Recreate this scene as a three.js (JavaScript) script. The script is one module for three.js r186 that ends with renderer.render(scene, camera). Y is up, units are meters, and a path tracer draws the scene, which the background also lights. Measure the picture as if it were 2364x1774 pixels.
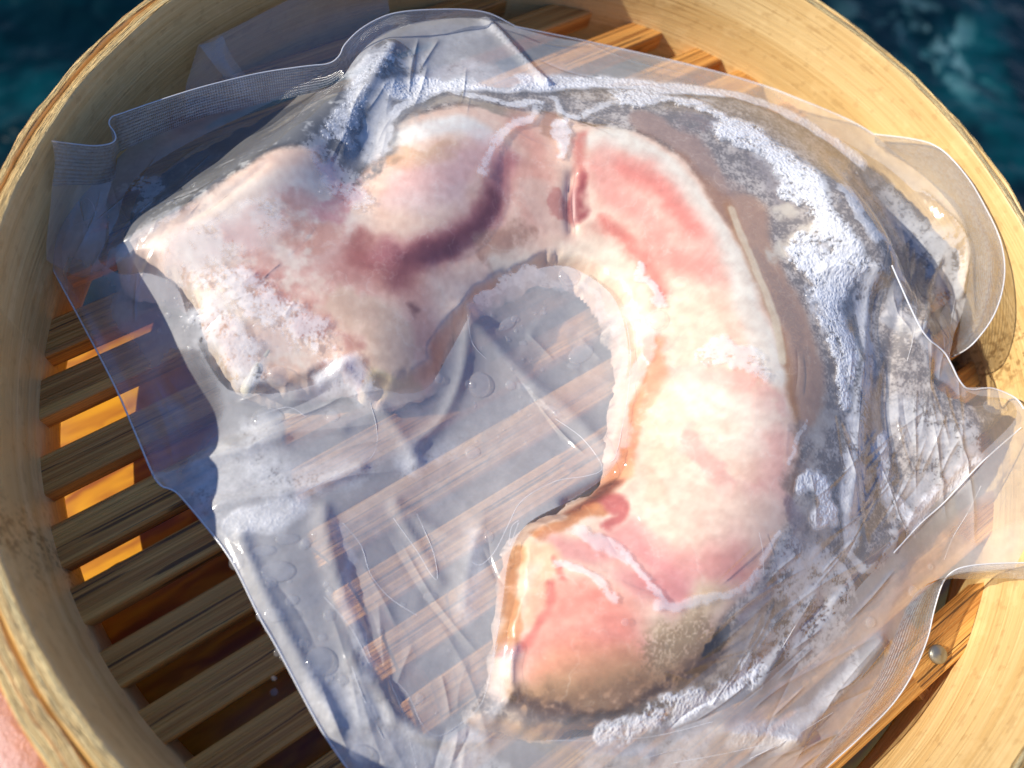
import * as THREE from 'three';
import { mergeGeometries } from 'three/addons/utils/BufferGeometryUtils.js';
import { MarchingCubes } from 'three/addons/objects/MarchingCubes.js';

// ---------------------------------------------------------------- camera, sky, sun, exposure
const R = 0.13;                                   // inner radius of the steamer, metres
const scene = new THREE.Scene();
const camera = new THREE.PerspectiveCamera(2 * Math.atan(887 / 1781.8) * 180 / Math.PI, 2364 / 1774, 0.01, 400);
camera.position.set(-0.4112 * R, 1.457 * R, 0.6181 * R);
camera.rotation.set(-1.2024, -0.1887, 0, 'XYZ');
camera.updateMatrixWorld(true);
camera.focus = 0.195;
camera.userData.fStop = 9.5;

function skyTexture() {
  const w = 256, h = 128, d = new Float32Array(w * h * 4);
  for (let j = 0; j < h; j++) {
    const el = Math.max(0, Math.sin(((j + 0.5) / h - 0.5) * Math.PI));
    const k = Math.pow(1 - el, 3.2);
    for (let i = 0; i < w; i++) {
      const o = (j * w + i) * 4;
      d[o] = 0.13 + 0.5 * k; d[o + 1] = 0.32 + 0.44 * k; d[o + 2] = 0.84 + 0.14 * k; d[o + 3] = 1;
    }
  }
  const t = new THREE.DataTexture(d, w, h, THREE.RGBAFormat, THREE.FloatType);
  t.mapping = THREE.EquirectangularReflectionMapping; t.magFilter = THREE.LinearFilter; t.needsUpdate = true;
  return t;
}
scene.background = skyTexture();
scene.environment = scene.background;
scene.backgroundIntensity = 0.42;
scene.environmentIntensity = 0.42;

const SUN = new THREE.Vector3(-0.44, 0.252, -0.03).normalize();
const sun = new THREE.DirectionalLight(new THREE.Color(1.0, 0.93, 0.82), 4.6);
sun.position.copy(SUN).multiplyScalar(1.5);
sun.castShadow = true; sun.shadow.radius = 1;
sun.shadow.mapSize.set(4096, 4096);
Object.assign(sun.shadow.camera, { left: -0.3, right: 0.3, top: 0.3, bottom: -0.3, near: 0.1, far: 4 });
scene.add(sun, sun.target);

const renderer = new THREE.WebGLRenderer({ antialias: true });
renderer.toneMapping = THREE.LinearToneMapping;
renderer.toneMappingExposure = 1.36;
renderer.shadowMap.enabled = true;

// ---------------------------------------------------------------- helpers
let seed = 12345;
const rnd = () => { seed = (seed * 1664525 + 1013904223) >>> 0; return seed / 4294967296; };
const clamp = (x, a = 0, b = 1) => Math.min(b, Math.max(a, x));
const sst = (a, b, x) => { const t = clamp((x - a) / (b - a)); return t * t * (3 - 2 * t); };
const lerp = (a, b, t) => a + (b - a) * t;
const lin = c => { c /= 255; return c <= 0.04045 ? c / 12.92 : Math.pow((c + 0.055) / 1.055, 2.4); };

// tileable fractal noise sheets, sampled bilinearly
const NS = 512;
function fbmSheet(base, oct, s0) {
  seed = s0;
  const out = new Float32Array(NS * NS); let amp = 1, tot = 0, n = base;
  for (let o = 0; o < oct; o++) {
    const g = new Float32Array(n * n).map(rnd);
    for (let y = 0; y < NS; y++) {
      const fy = y / NS * n, y0 = Math.floor(fy), ty = fy - y0, sy = ty * ty * (3 - 2 * ty), a = (y0 % n) * n, b = ((y0 + 1) % n) * n;
      for (let x = 0; x < NS; x++) {
        const fx = x / NS * n, x0 = Math.floor(fx), tx = fx - x0, sx = tx * tx * (3 - 2 * tx), p = x0 % n, q = (x0 + 1) % n;
        out[y * NS + x] += amp * lerp(lerp(g[a + p], g[a + q], sx), lerp(g[b + p], g[b + q], sx), sy);
      }
    }
    tot += amp; amp *= 0.55; n *= 2; if (n > NS) n = NS;
  }
  for (let i = 0; i < out.length; i++) out[i] = clamp((out[i] / tot - 0.5) * 1.7 + 0.5);
  return out;
}
const SH = [fbmSheet(8, 6, 11), fbmSheet(8, 6, 77), fbmSheet(16, 5, 303), fbmSheet(64, 3, 909)];
function noise(k, u, v) {                         // u, v in sheet widths
  const s = SH[k]; u = (u - Math.floor(u)) * NS; v = (v - Math.floor(v)) * NS;
  const x0 = u | 0, y0 = v | 0, tx = u - x0, ty = v - y0, x1 = (x0 + 1) % NS, a = (y0 % NS) * NS, b = ((y0 + 1) % NS) * NS, xx = x0 % NS;
  return lerp(lerp(s[a + xx], s[a + x1], tx), lerp(s[b + xx], s[b + x1], tx), ty);
}

// a picture position of the 2212 x 1660 view -> point (in units of R) at height y; a point that would leave the basket is raised along the wall
const camP = [-0.4112, 1.457, 0.6181], camM = new THREE.Matrix4().extractRotation(camera.matrixWorld);
function ray(vx, vy) {
  const s = 2364 / 2212, f = 1781.8;
  return new THREE.Vector3((vx * s - 1182) / f, -(vy * s - 887) / f, -1).applyMatrix4(camM);
}
function at(vx, vy, y, inside = 0.985) {
  const d = ray(vx, vy); let x, z;
  for (let k = 0; k < 60; k++) {
    const t = (y - camP[1]) / d.y; x = camP[0] + t * d.x; z = camP[2] + t * d.z;
    if (!inside || Math.hypot(x, z) <= inside || y > 0.27) break;
    y += 0.005;
  }
  return [x, y, z];
}
const V3 = a => new THREE.Vector3(a[0] * R, a[1] * R, a[2] * R);

const taken = {};
function numbered(name) { const k = taken[name] = (taken[name] ?? -1) + 1; return k ? `${name}_${String(k).padStart(3, '0')}` : name; }
function thing(name, label, category, group) {
  const o = new THREE.Group(); o.name = numbered(name); o.userData = { label, category }; if (group) o.userData.group = group;
  scene.add(o); return o;
}
function part(name, geo, mat, parent, label) {
  const m = new THREE.Mesh(geo, mat); m.name = name; m.castShadow = m.receiveShadow = true;
  if (label) m.userData.label = label;
  parent.add(m); return m;
}
function geom(pos, idx, uv, col) {
  const g = new THREE.BufferGeometry();
  g.setAttribute('position', new THREE.Float32BufferAttribute(pos, 3));
  if (uv) g.setAttribute('uv', new THREE.Float32BufferAttribute(uv, 2));
  if (col) g.setAttribute('color', new THREE.Float32BufferAttribute(col, 3));
  if (idx) g.setIndex(idx);
  g.computeVertexNormals(); return g;
}
function tex8(w, h, fn, srgb = true) {
  const d = new Uint8Array(w * h * 4), c = [0, 0, 0];
  for (let y = 0; y < h; y++) for (let x = 0; x < w; x++) {
    fn(x, y, c); const o = (y * w + x) * 4;
    d[o] = clamp(c[0], 0, 255); d[o + 1] = clamp(c[1], 0, 255); d[o + 2] = clamp(c[2], 0, 255); d[o + 3] = 255;
  }
  const t = new THREE.DataTexture(d, w, h); t.wrapS = t.wrapT = THREE.RepeatWrapping; t.magFilter = THREE.LinearFilter; t.minFilter = THREE.LinearMipmapLinearFilter;
  if (srgb) t.colorSpace = THREE.SRGBColorSpace; t.needsUpdate = true; return t;
}
const mixc = (a, b, t, c) => { c[0] = lerp(a[0], b[0], t); c[1] = lerp(a[1], b[1], t); c[2] = lerp(a[2], b[2], t); };

// ---------------------------------------------------------------- water
{
  const N = 220, pos = [], uv = [], idx = [];
  const warp = t => { const s = t * 2 - 1; return Math.sign(s) * (Math.abs(s) * 1.6 + Math.pow(Math.abs(s), 7) * 120); };
  for (let j = 0; j <= N; j++) for (let i = 0; i <= N; i++) {
    const x = warp(i / N) + 0.1, z = warp(j / N) - 0.3;
    const y = -1.05 + 0.05 * (noise(0, x * 0.35 + z * 0.1, z * 0.5) - 0.5) + 0.03 * (noise(1, x * 0.8, z * 1.1 + x * 0.3) - 0.5);
    pos.push(x, y, z); uv.push(x / 3, z / 3);
  }
  for (let j = 0; j < N; j++) for (let i = 0; i < N; i++) { const a = j * (N + 1) + i; idx.push(a, a + N + 1, a + 1, a + 1, a + N + 1, a + N + 2); }
  const fo = at(1990, 100, -8.08, 0).map(v => v * R), fo2 = at(470, 30, -8.08, 0).map(v => v * R);
  const foam = tex8(1024, 1024, (x, y, c) => {
    const u = x / 1024, v = y / 1024;
    const w = noise(0, u * 2 + 0.3, v * 2), w2 = noise(2, u * 4 + w * 0.3, v * 4), fine = noise(1, u * 7 + w * 0.4, v * 7);
    // churned foam streaks lie on the water off the far side of the basket
    const px = u * 3 > 1.5 ? u * 3 - 3 : u * 3, pz = v * 3 > 1.5 ? v * 3 - 3 : v * 3;
    const near = Math.exp(-(((px - fo[0]) / 0.2) ** 2 + ((pz - fo[2]) / 0.16) ** 2)) + 0.3 * Math.exp(-(((px - fo2[0]) / 0.2) ** 2 + ((pz - fo2[2]) / 0.2) ** 2));
    const f = sst(0.5, 0.78, fine * 0.65 + w2 * 0.35) * clamp(near * 1.2) * 0.75;
    mixc([0, 24, 30], [4, 66, 72], sst(0.3, 0.75, w) * 0.8, c);
    mixc(c.slice(), [135, 165, 165], f, c);
  });
  const mat = new THREE.MeshPhysicalMaterial({ map: foam, roughness: 0.15, ior: 1.33, specularIntensity: 0.7 });
  const bt = tex8(512, 512, (x, y, c) => { const n = 255 * (0.6 * noise(0, x / 512 * 2, y / 512 * 4) + 0.4 * noise(1, x / 512 * 5, y / 512 * 8)); c[0] = c[1] = c[2] = n; }, false);
  mat.bumpMap = bt; mat.bumpScale = 0.02;
  const m = new THREE.Mesh(geom(pos, idx, uv), mat); m.name = 'water'; m.userData.kind = 'structure'; m.receiveShadow = true; scene.add(m);
}

// ---------------------------------------------------------------- bamboo
function grain(w, h, s, dark, light, freq, contrast, extra) {
  seed = s; const ph = rnd() * 7;
  return tex8(w, h, (x, y, c) => {
    const u = x / w, v = y / h;
    const lines = 0.55 * noise(3, u * 0.5 * 0.06 + ph, v * freq * 0.7 + ph) + 0.45 * noise(2, u * 0.25 + ph * 2, v * freq * 0.35);
    const broad = noise(0, u * 0.7 + ph, v * 1.0 + 0.3);
    let t = clamp(0.5 + (lines - 0.5) * contrast + (broad - 0.5) * 0.5);
    mixc(dark, light, t, c);
    if (extra) extra(u, v, c);
  });
}
const TH = (x, z) => Math.atan2(z, x);
const wallTex = grain(2048, 256, 5, [206, 168, 106], [230, 200, 142], 2.6, 0.9, (u, v, c) => {
  const node = (tu, wu, amt) => {                  // a bamboo joint: a band of short dark splits across the grain
    let du = (u - tu + 1.5) % 1 - 0.5; du += (noise(1, u * 20, v * 1.2) - 0.5) * 0.012;
    const b = Math.exp(-((du / wu) ** 2)); const f = sst(0.52, 0.72, noise(2, u * 70, v * 1.6 + tu)) * b * amt;
    c[0] = lerp(c[0], 92, f); c[1] = lerp(c[1], 62, f); c[2] = lerp(c[2], 30, f);
    const g = b * 0.25 * amt; c[0] = lerp(c[0], 190, g); c[1] = lerp(c[1], 150, g); c[2] = lerp(c[2], 90, g);
  };
  node(0.5 + TH(0.99, 0.03) / 6.2832, 0.011, 0.5); node(0.5 + TH(-0.93, 0.37) / 6.2832, 0.008, 0.45);
  const sc = sst(0.7, 0.85, noise(1, u * 14 + 0.2, v * 0.8)) * 0.2; c[0] = lerp(c[0], 250, sc); c[1] = lerp(c[1], 222, sc); c[2] = lerp(c[2], 165, sc);
  const st = sst(0.72, 0.8, noise(0, u * 40, v * 3)) * 0.12; c[0] = lerp(c[0], 120, st); c[1] = lerp(c[1], 80, st); c[2] = lerp(c[2], 40, st);
});
const wallBump = tex8(2048, 256, (x, y, c) => { const n = 255 * (0.7 * noise(3, x / 2048 * 0.6, y / 256 * 1.2) + 0.3 * noise(2, x / 2048 * 6, y / 256 * 2)); c[0] = c[1] = c[2] = n; }, false);
const wallMat = new THREE.MeshPhysicalMaterial({ map: wallTex, vertexColors: true, roughness: 0.5, bumpMap: wallBump, bumpScale: 0.00018, clearcoat: 0.12, clearcoatRoughness: 0.45 });
const rimTex = grain(2048, 128, 9, [196, 152, 86], [246, 226, 168], 2.6, 1.5, (u, v, c) => {
  const k = 0.5 * sst(0.74, 0.84, noise(2, u * 4, v * 2 + 0.5)); c[0] = lerp(c[0], 140, k * 0.6); c[1] = lerp(c[1], 92, k * 0.6); c[2] = lerp(c[2], 46, k * 0.6);
  const o = sst(0.75, 1, v) * 0.6; c[0] = lerp(c[0], 226, o); c[1] = lerp(c[1], 150, o); c[2] = lerp(c[2], 80, o);
});
const rimBump = tex8(2048, 128, (x, y, c) => { const n = 255 * (0.6 * noise(3, x / 2048 * 1.2, y / 128 * 0.8) + 0.4 * noise(2, x / 2048 * 9, y / 128 * 2)); c[0] = c[1] = c[2] = n; }, false);
const rimMat = new THREE.MeshStandardMaterial({ map: rimTex, roughness: 0.7, bumpMap: rimBump, bumpScale: 0.0008 });

const steamer = thing('bamboo_steamer', 'round open bamboo steamer basket with slatted floor held over dark water', 'steamer basket');
const WB = -0.11, WT = 0.25;
// ring of bent bamboo: rin(th), rout(th) in R; cut top edge is its own part
function ring(name, rin, rout, ytop, ybot, wob, s) {
  const N = 420, pos = [], uv = [], col = [], idx = [], tp = [], tu = [], ti = [];
  const prof = 5;
  for (let i = 0; i <= N; i++) {
    const th = i / N * Math.PI * 2 - Math.PI, cu = Math.cos(th), su = Math.sin(th), a = rin(th), b = rout(th);
    const n1 = (noise(1, i / N * 11 + s, 0.3 + s) - 0.5) * wob, n2 = (noise(2, i / N * 8 + s, 0.7) - 0.5) * wob, e = Math.min(0.006, (b - a) * 0.3);
    const yt = ytop + (noise(0, i / N * 5 + s, s) - 0.5) * wob * 0.8;
    const P = [[a + e * 0.1, ybot], [a, ybot + 0.01], [a + n1 * 0.2, yt - 0.06], [a + n1 * 0.3, yt - 0.005], [a + e * 0.6 + n1, yt + 0.0005]];
    const Q = [[b - e * 0.6 + n2, yt + n2 * 0.5], [b + n2 * 0.3, yt - 0.006], [b, yt - 0.06], [b, ybot + 0.01], [b - e * 0.1, ybot]];
    for (const [r, y] of [...P]) { pos.push(r * cu * R, y * R, r * su * R); uv.push(i / N, (y - ybot) / (ytop - ybot)); col.push(1, 1, 1); }
    for (const [r, y] of [...Q]) { pos.push(r * cu * R, y * R, r * su * R); uv.push(i / N + 0.37, (y - ybot) / (ytop - ybot)); col.push(1.0, 0.85, 0.62); }
    for (let k = 0; k <= 6; k++) {
      const f = k / 6, r = lerp(P[4][0], Q[0][0], f), fib = (noise(2, i / N * 4 + s, f * 1.7) - 0.5) * wob * 0.9 * (k > 0 && k < 6 ? 1 : 0);
      tp.push(r * cu * R, (lerp(P[4][1], Q[0][1], f) + fib + 0.0015 * Math.sin(f * Math.PI)) * R, r * su * R); tu.push(i / N * 2, s + f * clamp((b - a) / 0.05, 0.2, 1));
    }
    if (i < N) {
      for (let k = 0; k < 9; k++) { if (k === 4) continue; const p = i * 10 + k; idx.push(p, p + 1, p + 10, p + 1, p + 11, p + 10); }
      const p = i * 10; idx.push(p + 9, p, p + 19, p, p + 10, p + 19);
      for (let k = 0; k < 6; k++) { const q = i * 7 + k; ti.push(q, q + 1, q + 7, q + 1, q + 8, q + 7); }
    }
  }
  const w = part(name, geom(pos, idx, uv, col), wallMat, steamer);
  part('cut_edge', geom(tp, ti, tu), rimMat, w);
  return w;
}
const lump = (th, c, w) => { let d = (th - c + Math.PI * 3) % (Math.PI * 2) - Math.PI; return Math.exp(-((d / w) ** 2)); };
const seam = th => 1.0 + 0.024 + 0.007 * lump(th, 2.4, 0.7) + (noise(0, th * 0.35, 0.2) - 0.5) * 0.004;
const gap = th => 0.0009 + 0.003 * sst(0.6, 0.8, noise(1, th * 1.3, 0.9)) + 0.0025 * lump(th, -2.42, 0.06);
const ro = th => 1.038 + 0.006 * lump(th, -2.6, 0.7) + 0.034 * lump(th, 2.35, 0.55);
ring('inner_wall', () => 1.0, seam, WT, WB, 0.003, 0.15);
ring('outer_wall', th => seam(th) + gap(th), ro, WT - 0.004, WB, 0.004, 0.55);

// floor slats
const slatTex = [21, 22, 23].map(s => grain(512, 256, s, [164, 104, 46], [236, 180, 98], 2.6, 1.05, (u, v, c) => { const k = sst(0.79, 0.83, noise(2, u * 0.35 + s, v * 1.6)) * 0.6; c[0] = lerp(c[0], 50, k); c[1] = lerp(c[1], 30, k); c[2] = lerp(c[2], 14, k); }));
const slatBump = tex8(256, 256, (x, y, c) => { const n = 255 * (0.75 * noise(3, x / 256 * 0.03, y / 256 * 0.8) + 0.25 * noise(2, x / 256, y / 256 * 2)); c[0] = c[1] = c[2] = n; }, false);
const slatMats = slatTex.map(t => new THREE.MeshStandardMaterial({ map: t, roughness: 0.55, bumpMap: slatBump, bumpScale: 0.0005 }));
const SA = 29.5 * Math.PI / 180, SU = [Math.cos(SA), -Math.sin(SA)], SN = [Math.sin(SA), Math.cos(SA)];
function bar(n0, n1, t0, t1, y0, y1, along, across, uo) {   // chamfered strip, in R; its ends follow the round wall
  const c = 0.004, sec = [[n0, y0], [n0, y1 - c], [n0 + c, y1], [n1 - c, y1], [n1, y1 - c], [n1, y0]];
  const pos = [], uv = [], idx = [], M = sec.length;
  const put = (s, n, y, vv) => { const t = s * Math.sqrt(1.002 - n * n); pos.push((along[0] * t + across[0] * n) * R, y * R, (along[1] * t + across[1] * n) * R); uv.push(t * 0.45 + uo, vv + uo * 3); };
  for (let k = 0; k < M; k++) {                   // faces with their own corners, so that edges stay crisp
    const a = sec[k], b = sec[(k + 1) % M], o = pos.length / 3, va = (a[0] - n0) * 6 + (a[1] - y0) * 3, vb = (b[0] - n0) * 6 + (b[1] - y0) * 3;
    put(-1, ...a, va); put(1, ...a, va); put(-1, ...b, vb); put(1, ...b, vb); idx.push(o, o + 1, o + 2, o + 1, o + 3, o + 2);
  }
  for (const t of [-1, 1]) { const o = pos.length / 3; sec.forEach(s => put(t, ...s, s[0] * 5)); for (let k = 1; k < M - 1; k++) idx.push(o, o + k, o + k + 1); }
  return geom(pos, idx, uv);
}
const SL = [[-0.955, -0.895], [-0.84, -0.772], [-0.702, -0.634], [-0.56, -0.492], [-0.452, -0.38], [-0.314, -0.244], [-0.188, -0.112], [-0.072, -0.005], [0.048, 0.119], [0.166, 0.235], [0.277, 0.346], [0.392, 0.46], [0.49, 0.556], [0.612, 0.68], [0.735, 0.8], [0.862, 0.936]];
seed = 4;
SL.forEach(([a, b], i) => {
  const m = Math.max(Math.abs(a), Math.abs(b)), L = Math.sqrt(Math.max(0.01, 0.998 ** 2 - m * m));
  part('slat', bar(a, b, -L, L, -0.05, 0, SU, SN, rnd() * 5), slatMats[i % 3], steamer);
});
const nailSpots = [];
for (const [t0, t1] of [[-0.66, -0.56], [0.25, 0.34], [0.8, 0.87]]) {
  const m = Math.max(Math.abs(t0), Math.abs(t1)), L = Math.sqrt(0.998 ** 2 - m * m);
  part('support_bar', bar(t0, t1, -L, L, -0.095, -0.0505, SN, SU, rnd() * 5), slatMats[1], steamer);
}
{
  const nm = new THREE.MeshStandardMaterial({ color: 0x9a988c, metalness: 0.7, roughness: 0.42 });
  const g = new THREE.LatheGeometry([[0.0001, 0.0016], [0.0014, 0.0014], [0.0023, 0.0008], [0.0025, 0.0002], [0.0023, 0], [0.0011, -0.0005], [0.0009, -0.004]].map(p => new THREE.Vector2(...p)), 18);
  const nail = part('nail', g, nm, steamer, 'small round grey nail head in floor slat');
  nail.position.set(0.709 * R, 0.0004, 0.634 * R); nail.rotation.set(0.12, 0, 0.1);
}

// ---------------------------------------------------------------- varnished board under the basket
{
  const wood = tex8(1024, 512, (x, y, c) => {
    const u = x / 1024, v = y / 512, w = (noise(0, u * 0.5, v * 0.6) - 0.5) * 0.16;
    const l = 0.5 + 0.5 * Math.sin((v + w) * 150 + noise(1, u * 0.6, v * 2) * 9);
    const t = clamp(0.6 * l * noise(2, u * 0.5, v * 2.5) * 1.6 + 0.4 * noise(3, u * 0.1, v));
    mixc([238, 170, 10], [160, 84, 4], t, c);
  });
  const mat = new THREE.MeshPhysicalMaterial({ map: wood, roughness: 0.5, clearcoat: 0.35, clearcoatRoughness: 0.2 });
  const sh = new THREE.Shape(), cut = Math.asin(0.62 / 1.06);          // round outline; straight side added so no sunlit wood shows there
  for (let k = 0; k <= 90; k++) { const a = -cut + (Math.PI + 2 * cut) * k / 90; sh[k ? 'lineTo' : 'moveTo'](1.06 * R * Math.cos(a), 1.06 * R * Math.sin(a)); }
  const g = new THREE.ExtrudeGeometry(sh, { depth: 0.11 * R, bevelEnabled: true, bevelSize: 0.005 * R, bevelThickness: 0.005 * R, bevelSegments: 1 });
  g.rotateX(Math.PI / 2); g.rotateY(SA); g.translate(0, -0.205 * R, 0);
  const P = g.attributes.position, U = g.attributes.uv;
  for (let k = 0; k < P.count; k++) { const x = P.getX(k) / R, z = P.getZ(k) / R; U.setXY(k, (x * SU[0] + z * SU[1]) * 0.45 + 0.13, (x * SN[0] + z * SN[1]) * 0.7 + P.getY(k) * 3); }
  const m = part('wooden_board', g, mat, scene); m.name = 'wooden_board';
  m.userData = { label: 'orange varnished wooden board seen through the gaps between floor slats', category: 'board' };
}

// ---------------------------------------------------------------- height of the plastic film over the fish (R units), as a smooth surface through measured points
const HP = [
  // ridge along the upper edge of the collar
  [215, 575, .12], [300, 500, .17], [370, 462, .19], [470, 392, .205], [560, 335, .215], [650, 265, .215], [720, 205, .205], [790, 130, .19], [835, 98, .18],
  [160, 520, .12], [200, 470, .11], [290, 410, .085], [330, 430, .1], [420, 330, .08], [460, 350, .1], [560, 258, .085], [590, 275, .12], [670, 205, .115], [730, 160, .16],
  [800, 300, .17], [760, 390, .165], [890, 190, .16], [960, 140, .15], [1000, 90, .15], [1080, 70, .14],
  [500, 500, .195], [600, 600, .18], [450, 620, .165], [700, 450, .185], [850, 420, .185], [900, 330, .205], [890, 260, .195], [640, 420, .2],
  [1000, 250, .195], [1000, 400, .185], [1085, 460, .16], [930, 560, .165], [800, 600, .175], [1150, 350, .18], [1235, 440, .16], [1300, 330, .2], [1400, 280, .205], [1450, 400, .215], [1550, 500, .225],
  [1350, 520, .16], [1450, 620, .185], [1600, 650, .23], [1500, 750, .19], [1650, 850, .23], [1550, 950, .2], [1430, 900, .15], [1600, 1050, .21], [1450, 1100, .18], [1650, 1150, .2], [1550, 1250, .19], [1350, 1150, .15],
  [1250, 1200, .14], [1200, 1300, .13], [1300, 1350, .155], [1400, 1400, .155], [1200, 1450, .12], [1500, 1350, .165], [1100, 1500, .08], [1160, 1130, .11],
  [1200, 700, .095], [1250, 850, .085], [1150, 800, .08], [1300, 930, .095], [1100, 650, .105], [1290, 680, .11],
  [950, 900, .07], [800, 1000, .085], [700, 870, .095], [600, 940, .09], [450, 900, .06], [350, 900, .045], [250, 750, .045], [160, 620, .05], [340, 1030, .04], [550, 1100, .095], [650, 1250, .105], [540, 1180, .1], [590, 1290, .105], [660, 1420, .1], [740, 1550, .09], [800, 1300, .085], [950, 1250, .075], [900, 1450, .075], [850, 1600, .07], [455, 1085, .075], [1080, 1000, .07], [1000, 1100, .07],
  [520, 830, .1], [620, 790, .12], [800, 760, .155], [885, 825, .12], [480, 740, .135], [700, 680, .17], [400, 650, .14],
  [1700, 500, .225], [1680, 380, .225], [1750, 650, .22], [1800, 800, .205], [1780, 950, .195], [1840, 1000, .165], [1750, 1150, .17], [1822, 405, .255], [1880, 500, .262], [1925, 580, .235], [1990, 715, .19], [2040, 765, .168], [2083, 838, .14], [1895, 720, .165], [1930, 870, .14], [1900, 1010, .12], [1830, 760, .21], [1890, 640, .175], [1985, 830, .155],
  [1868, 412, .14], [1912, 492, .13], [1950, 575, .12], [1905, 400, .11], [1950, 490, .095], [2000, 590, .085], [2050, 690, .085], [1880, 340, .1], [2080, 560, .07], [2060, 470, .075], [1980, 400, .09],
  [1200, 85, .09], [1400, 125, .065], [1640, 185, .06], [1800, 245, .07], [1000, 185, .165], [1200, 180, .145], [1400, 185, .14], [1600, 215, .145], [1730, 290, .16],
  [1900, 1100, .11], [1990, 960, .12], [2100, 930, .14], [2190, 900, .13], [2100, 1030, .1], [1950, 1200, .09], [1850, 1250, .1], [1750, 1300, .11], [1650, 1400, .11], [1550, 1500, .1], [1900, 1350, .06], [1950, 1300, .06], [1750, 1500, .05], [1600, 1600, .065], [1400, 1560, .09], [1300, 1600, .08], [1100, 1620, .06], [2100, 1150, .06], [2200, 1120, .08], [2000, 1240, .06], [1450, 1660, .05], [1700, 1640, .04], [1000, 1700, .04], [1300, 1740, .03], [1700, 1720, .02],
].map(([x, y, h]) => at(x, y, h, 0.97));
const rbf = (() => {
  const n = HP.length, m = n + 3, A = Array.from({ length: m }, () => new Float64Array(m + 1));
  const k = r2 => r2 < 1e-12 ? 0 : r2 * Math.log(r2);
  for (let i = 0; i < n; i++) {
    for (let j = 0; j < n; j++) A[i][j] = k((HP[i][0] - HP[j][0]) ** 2 + (HP[i][2] - HP[j][2]) ** 2) + (i === j ? 0.0018 : 0);
    A[i][n] = A[n][i] = 1; A[i][n + 1] = A[n + 1][i] = HP[i][0]; A[i][n + 2] = A[n + 2][i] = HP[i][2]; A[i][m] = HP[i][1];
  }
  for (let c = 0; c < m; c++) {
    let p = c; for (let r = c + 1; r < m; r++) if (Math.abs(A[r][c]) > Math.abs(A[p][c])) p = r;
    [A[c], A[p]] = [A[p], A[c]];
    for (let r = c + 1; r < m; r++) { const f = A[r][c] / A[c][c]; if (f) for (let q = c; q <= m; q++) A[r][q] -= f * A[c][q]; }
  }
  const w = new Float64Array(m);
  for (let r = m - 1; r >= 0; r--) { let s = A[r][m]; for (let q = r + 1; q < m; q++) s -= A[r][q] * w[q]; w[r] = s / A[r][r]; }
  return (x, z) => { let s = w[n] + w[n + 1] * x + w[n + 2] * z; for (let i = 0; i < n; i++) { const r2 = (x - HP[i][0]) ** 2 + (z - HP[i][2]) ** 2; s += w[i] * (r2 < 1e-12 ? 0 : r2 * Math.log(r2)); } return s; };
})();
const G = { x0: -1.02, z0: -0.9, dx: 0.0068, nx: 300, nz: 280 };
const Hb = new Float32Array((G.nx + 1) * (G.nz + 1));
for (let j = 0; j <= G.nz; j++) for (let i = 0; i <= G.nx; i++) Hb[j * (G.nx + 1) + i] = Math.max(0.014, rbf(G.x0 + i * G.dx, G.z0 + j * G.dx));
function sample(F, x, z) {
  const u = clamp((x - G.x0) / G.dx, 0, G.nx - 0.001), v = clamp((z - G.z0) / G.dx, 0, G.nz - 0.001), i = u | 0, j = v | 0, a = u - i, b = v - j, o = j * (G.nx + 1) + i;
  return lerp(lerp(F[o], F[o + 1], a), lerp(F[o + G.nx + 1], F[o + G.nx + 2], a), b);
}
// picture position -> plan position on the film
function onFilm(vx, vy, F = Hb) { let h = 0.12, p; for (let k = 0; k < 14; k++) { p = at(vx, vy, h, 0); h = lerp(h, sample(F, p[0], p[2]), 0.6); } return p; }
const plan = pts => pts.map(([x, y]) => { const p = onFilm(x, y); return [p[0], p[2]]; });

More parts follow.
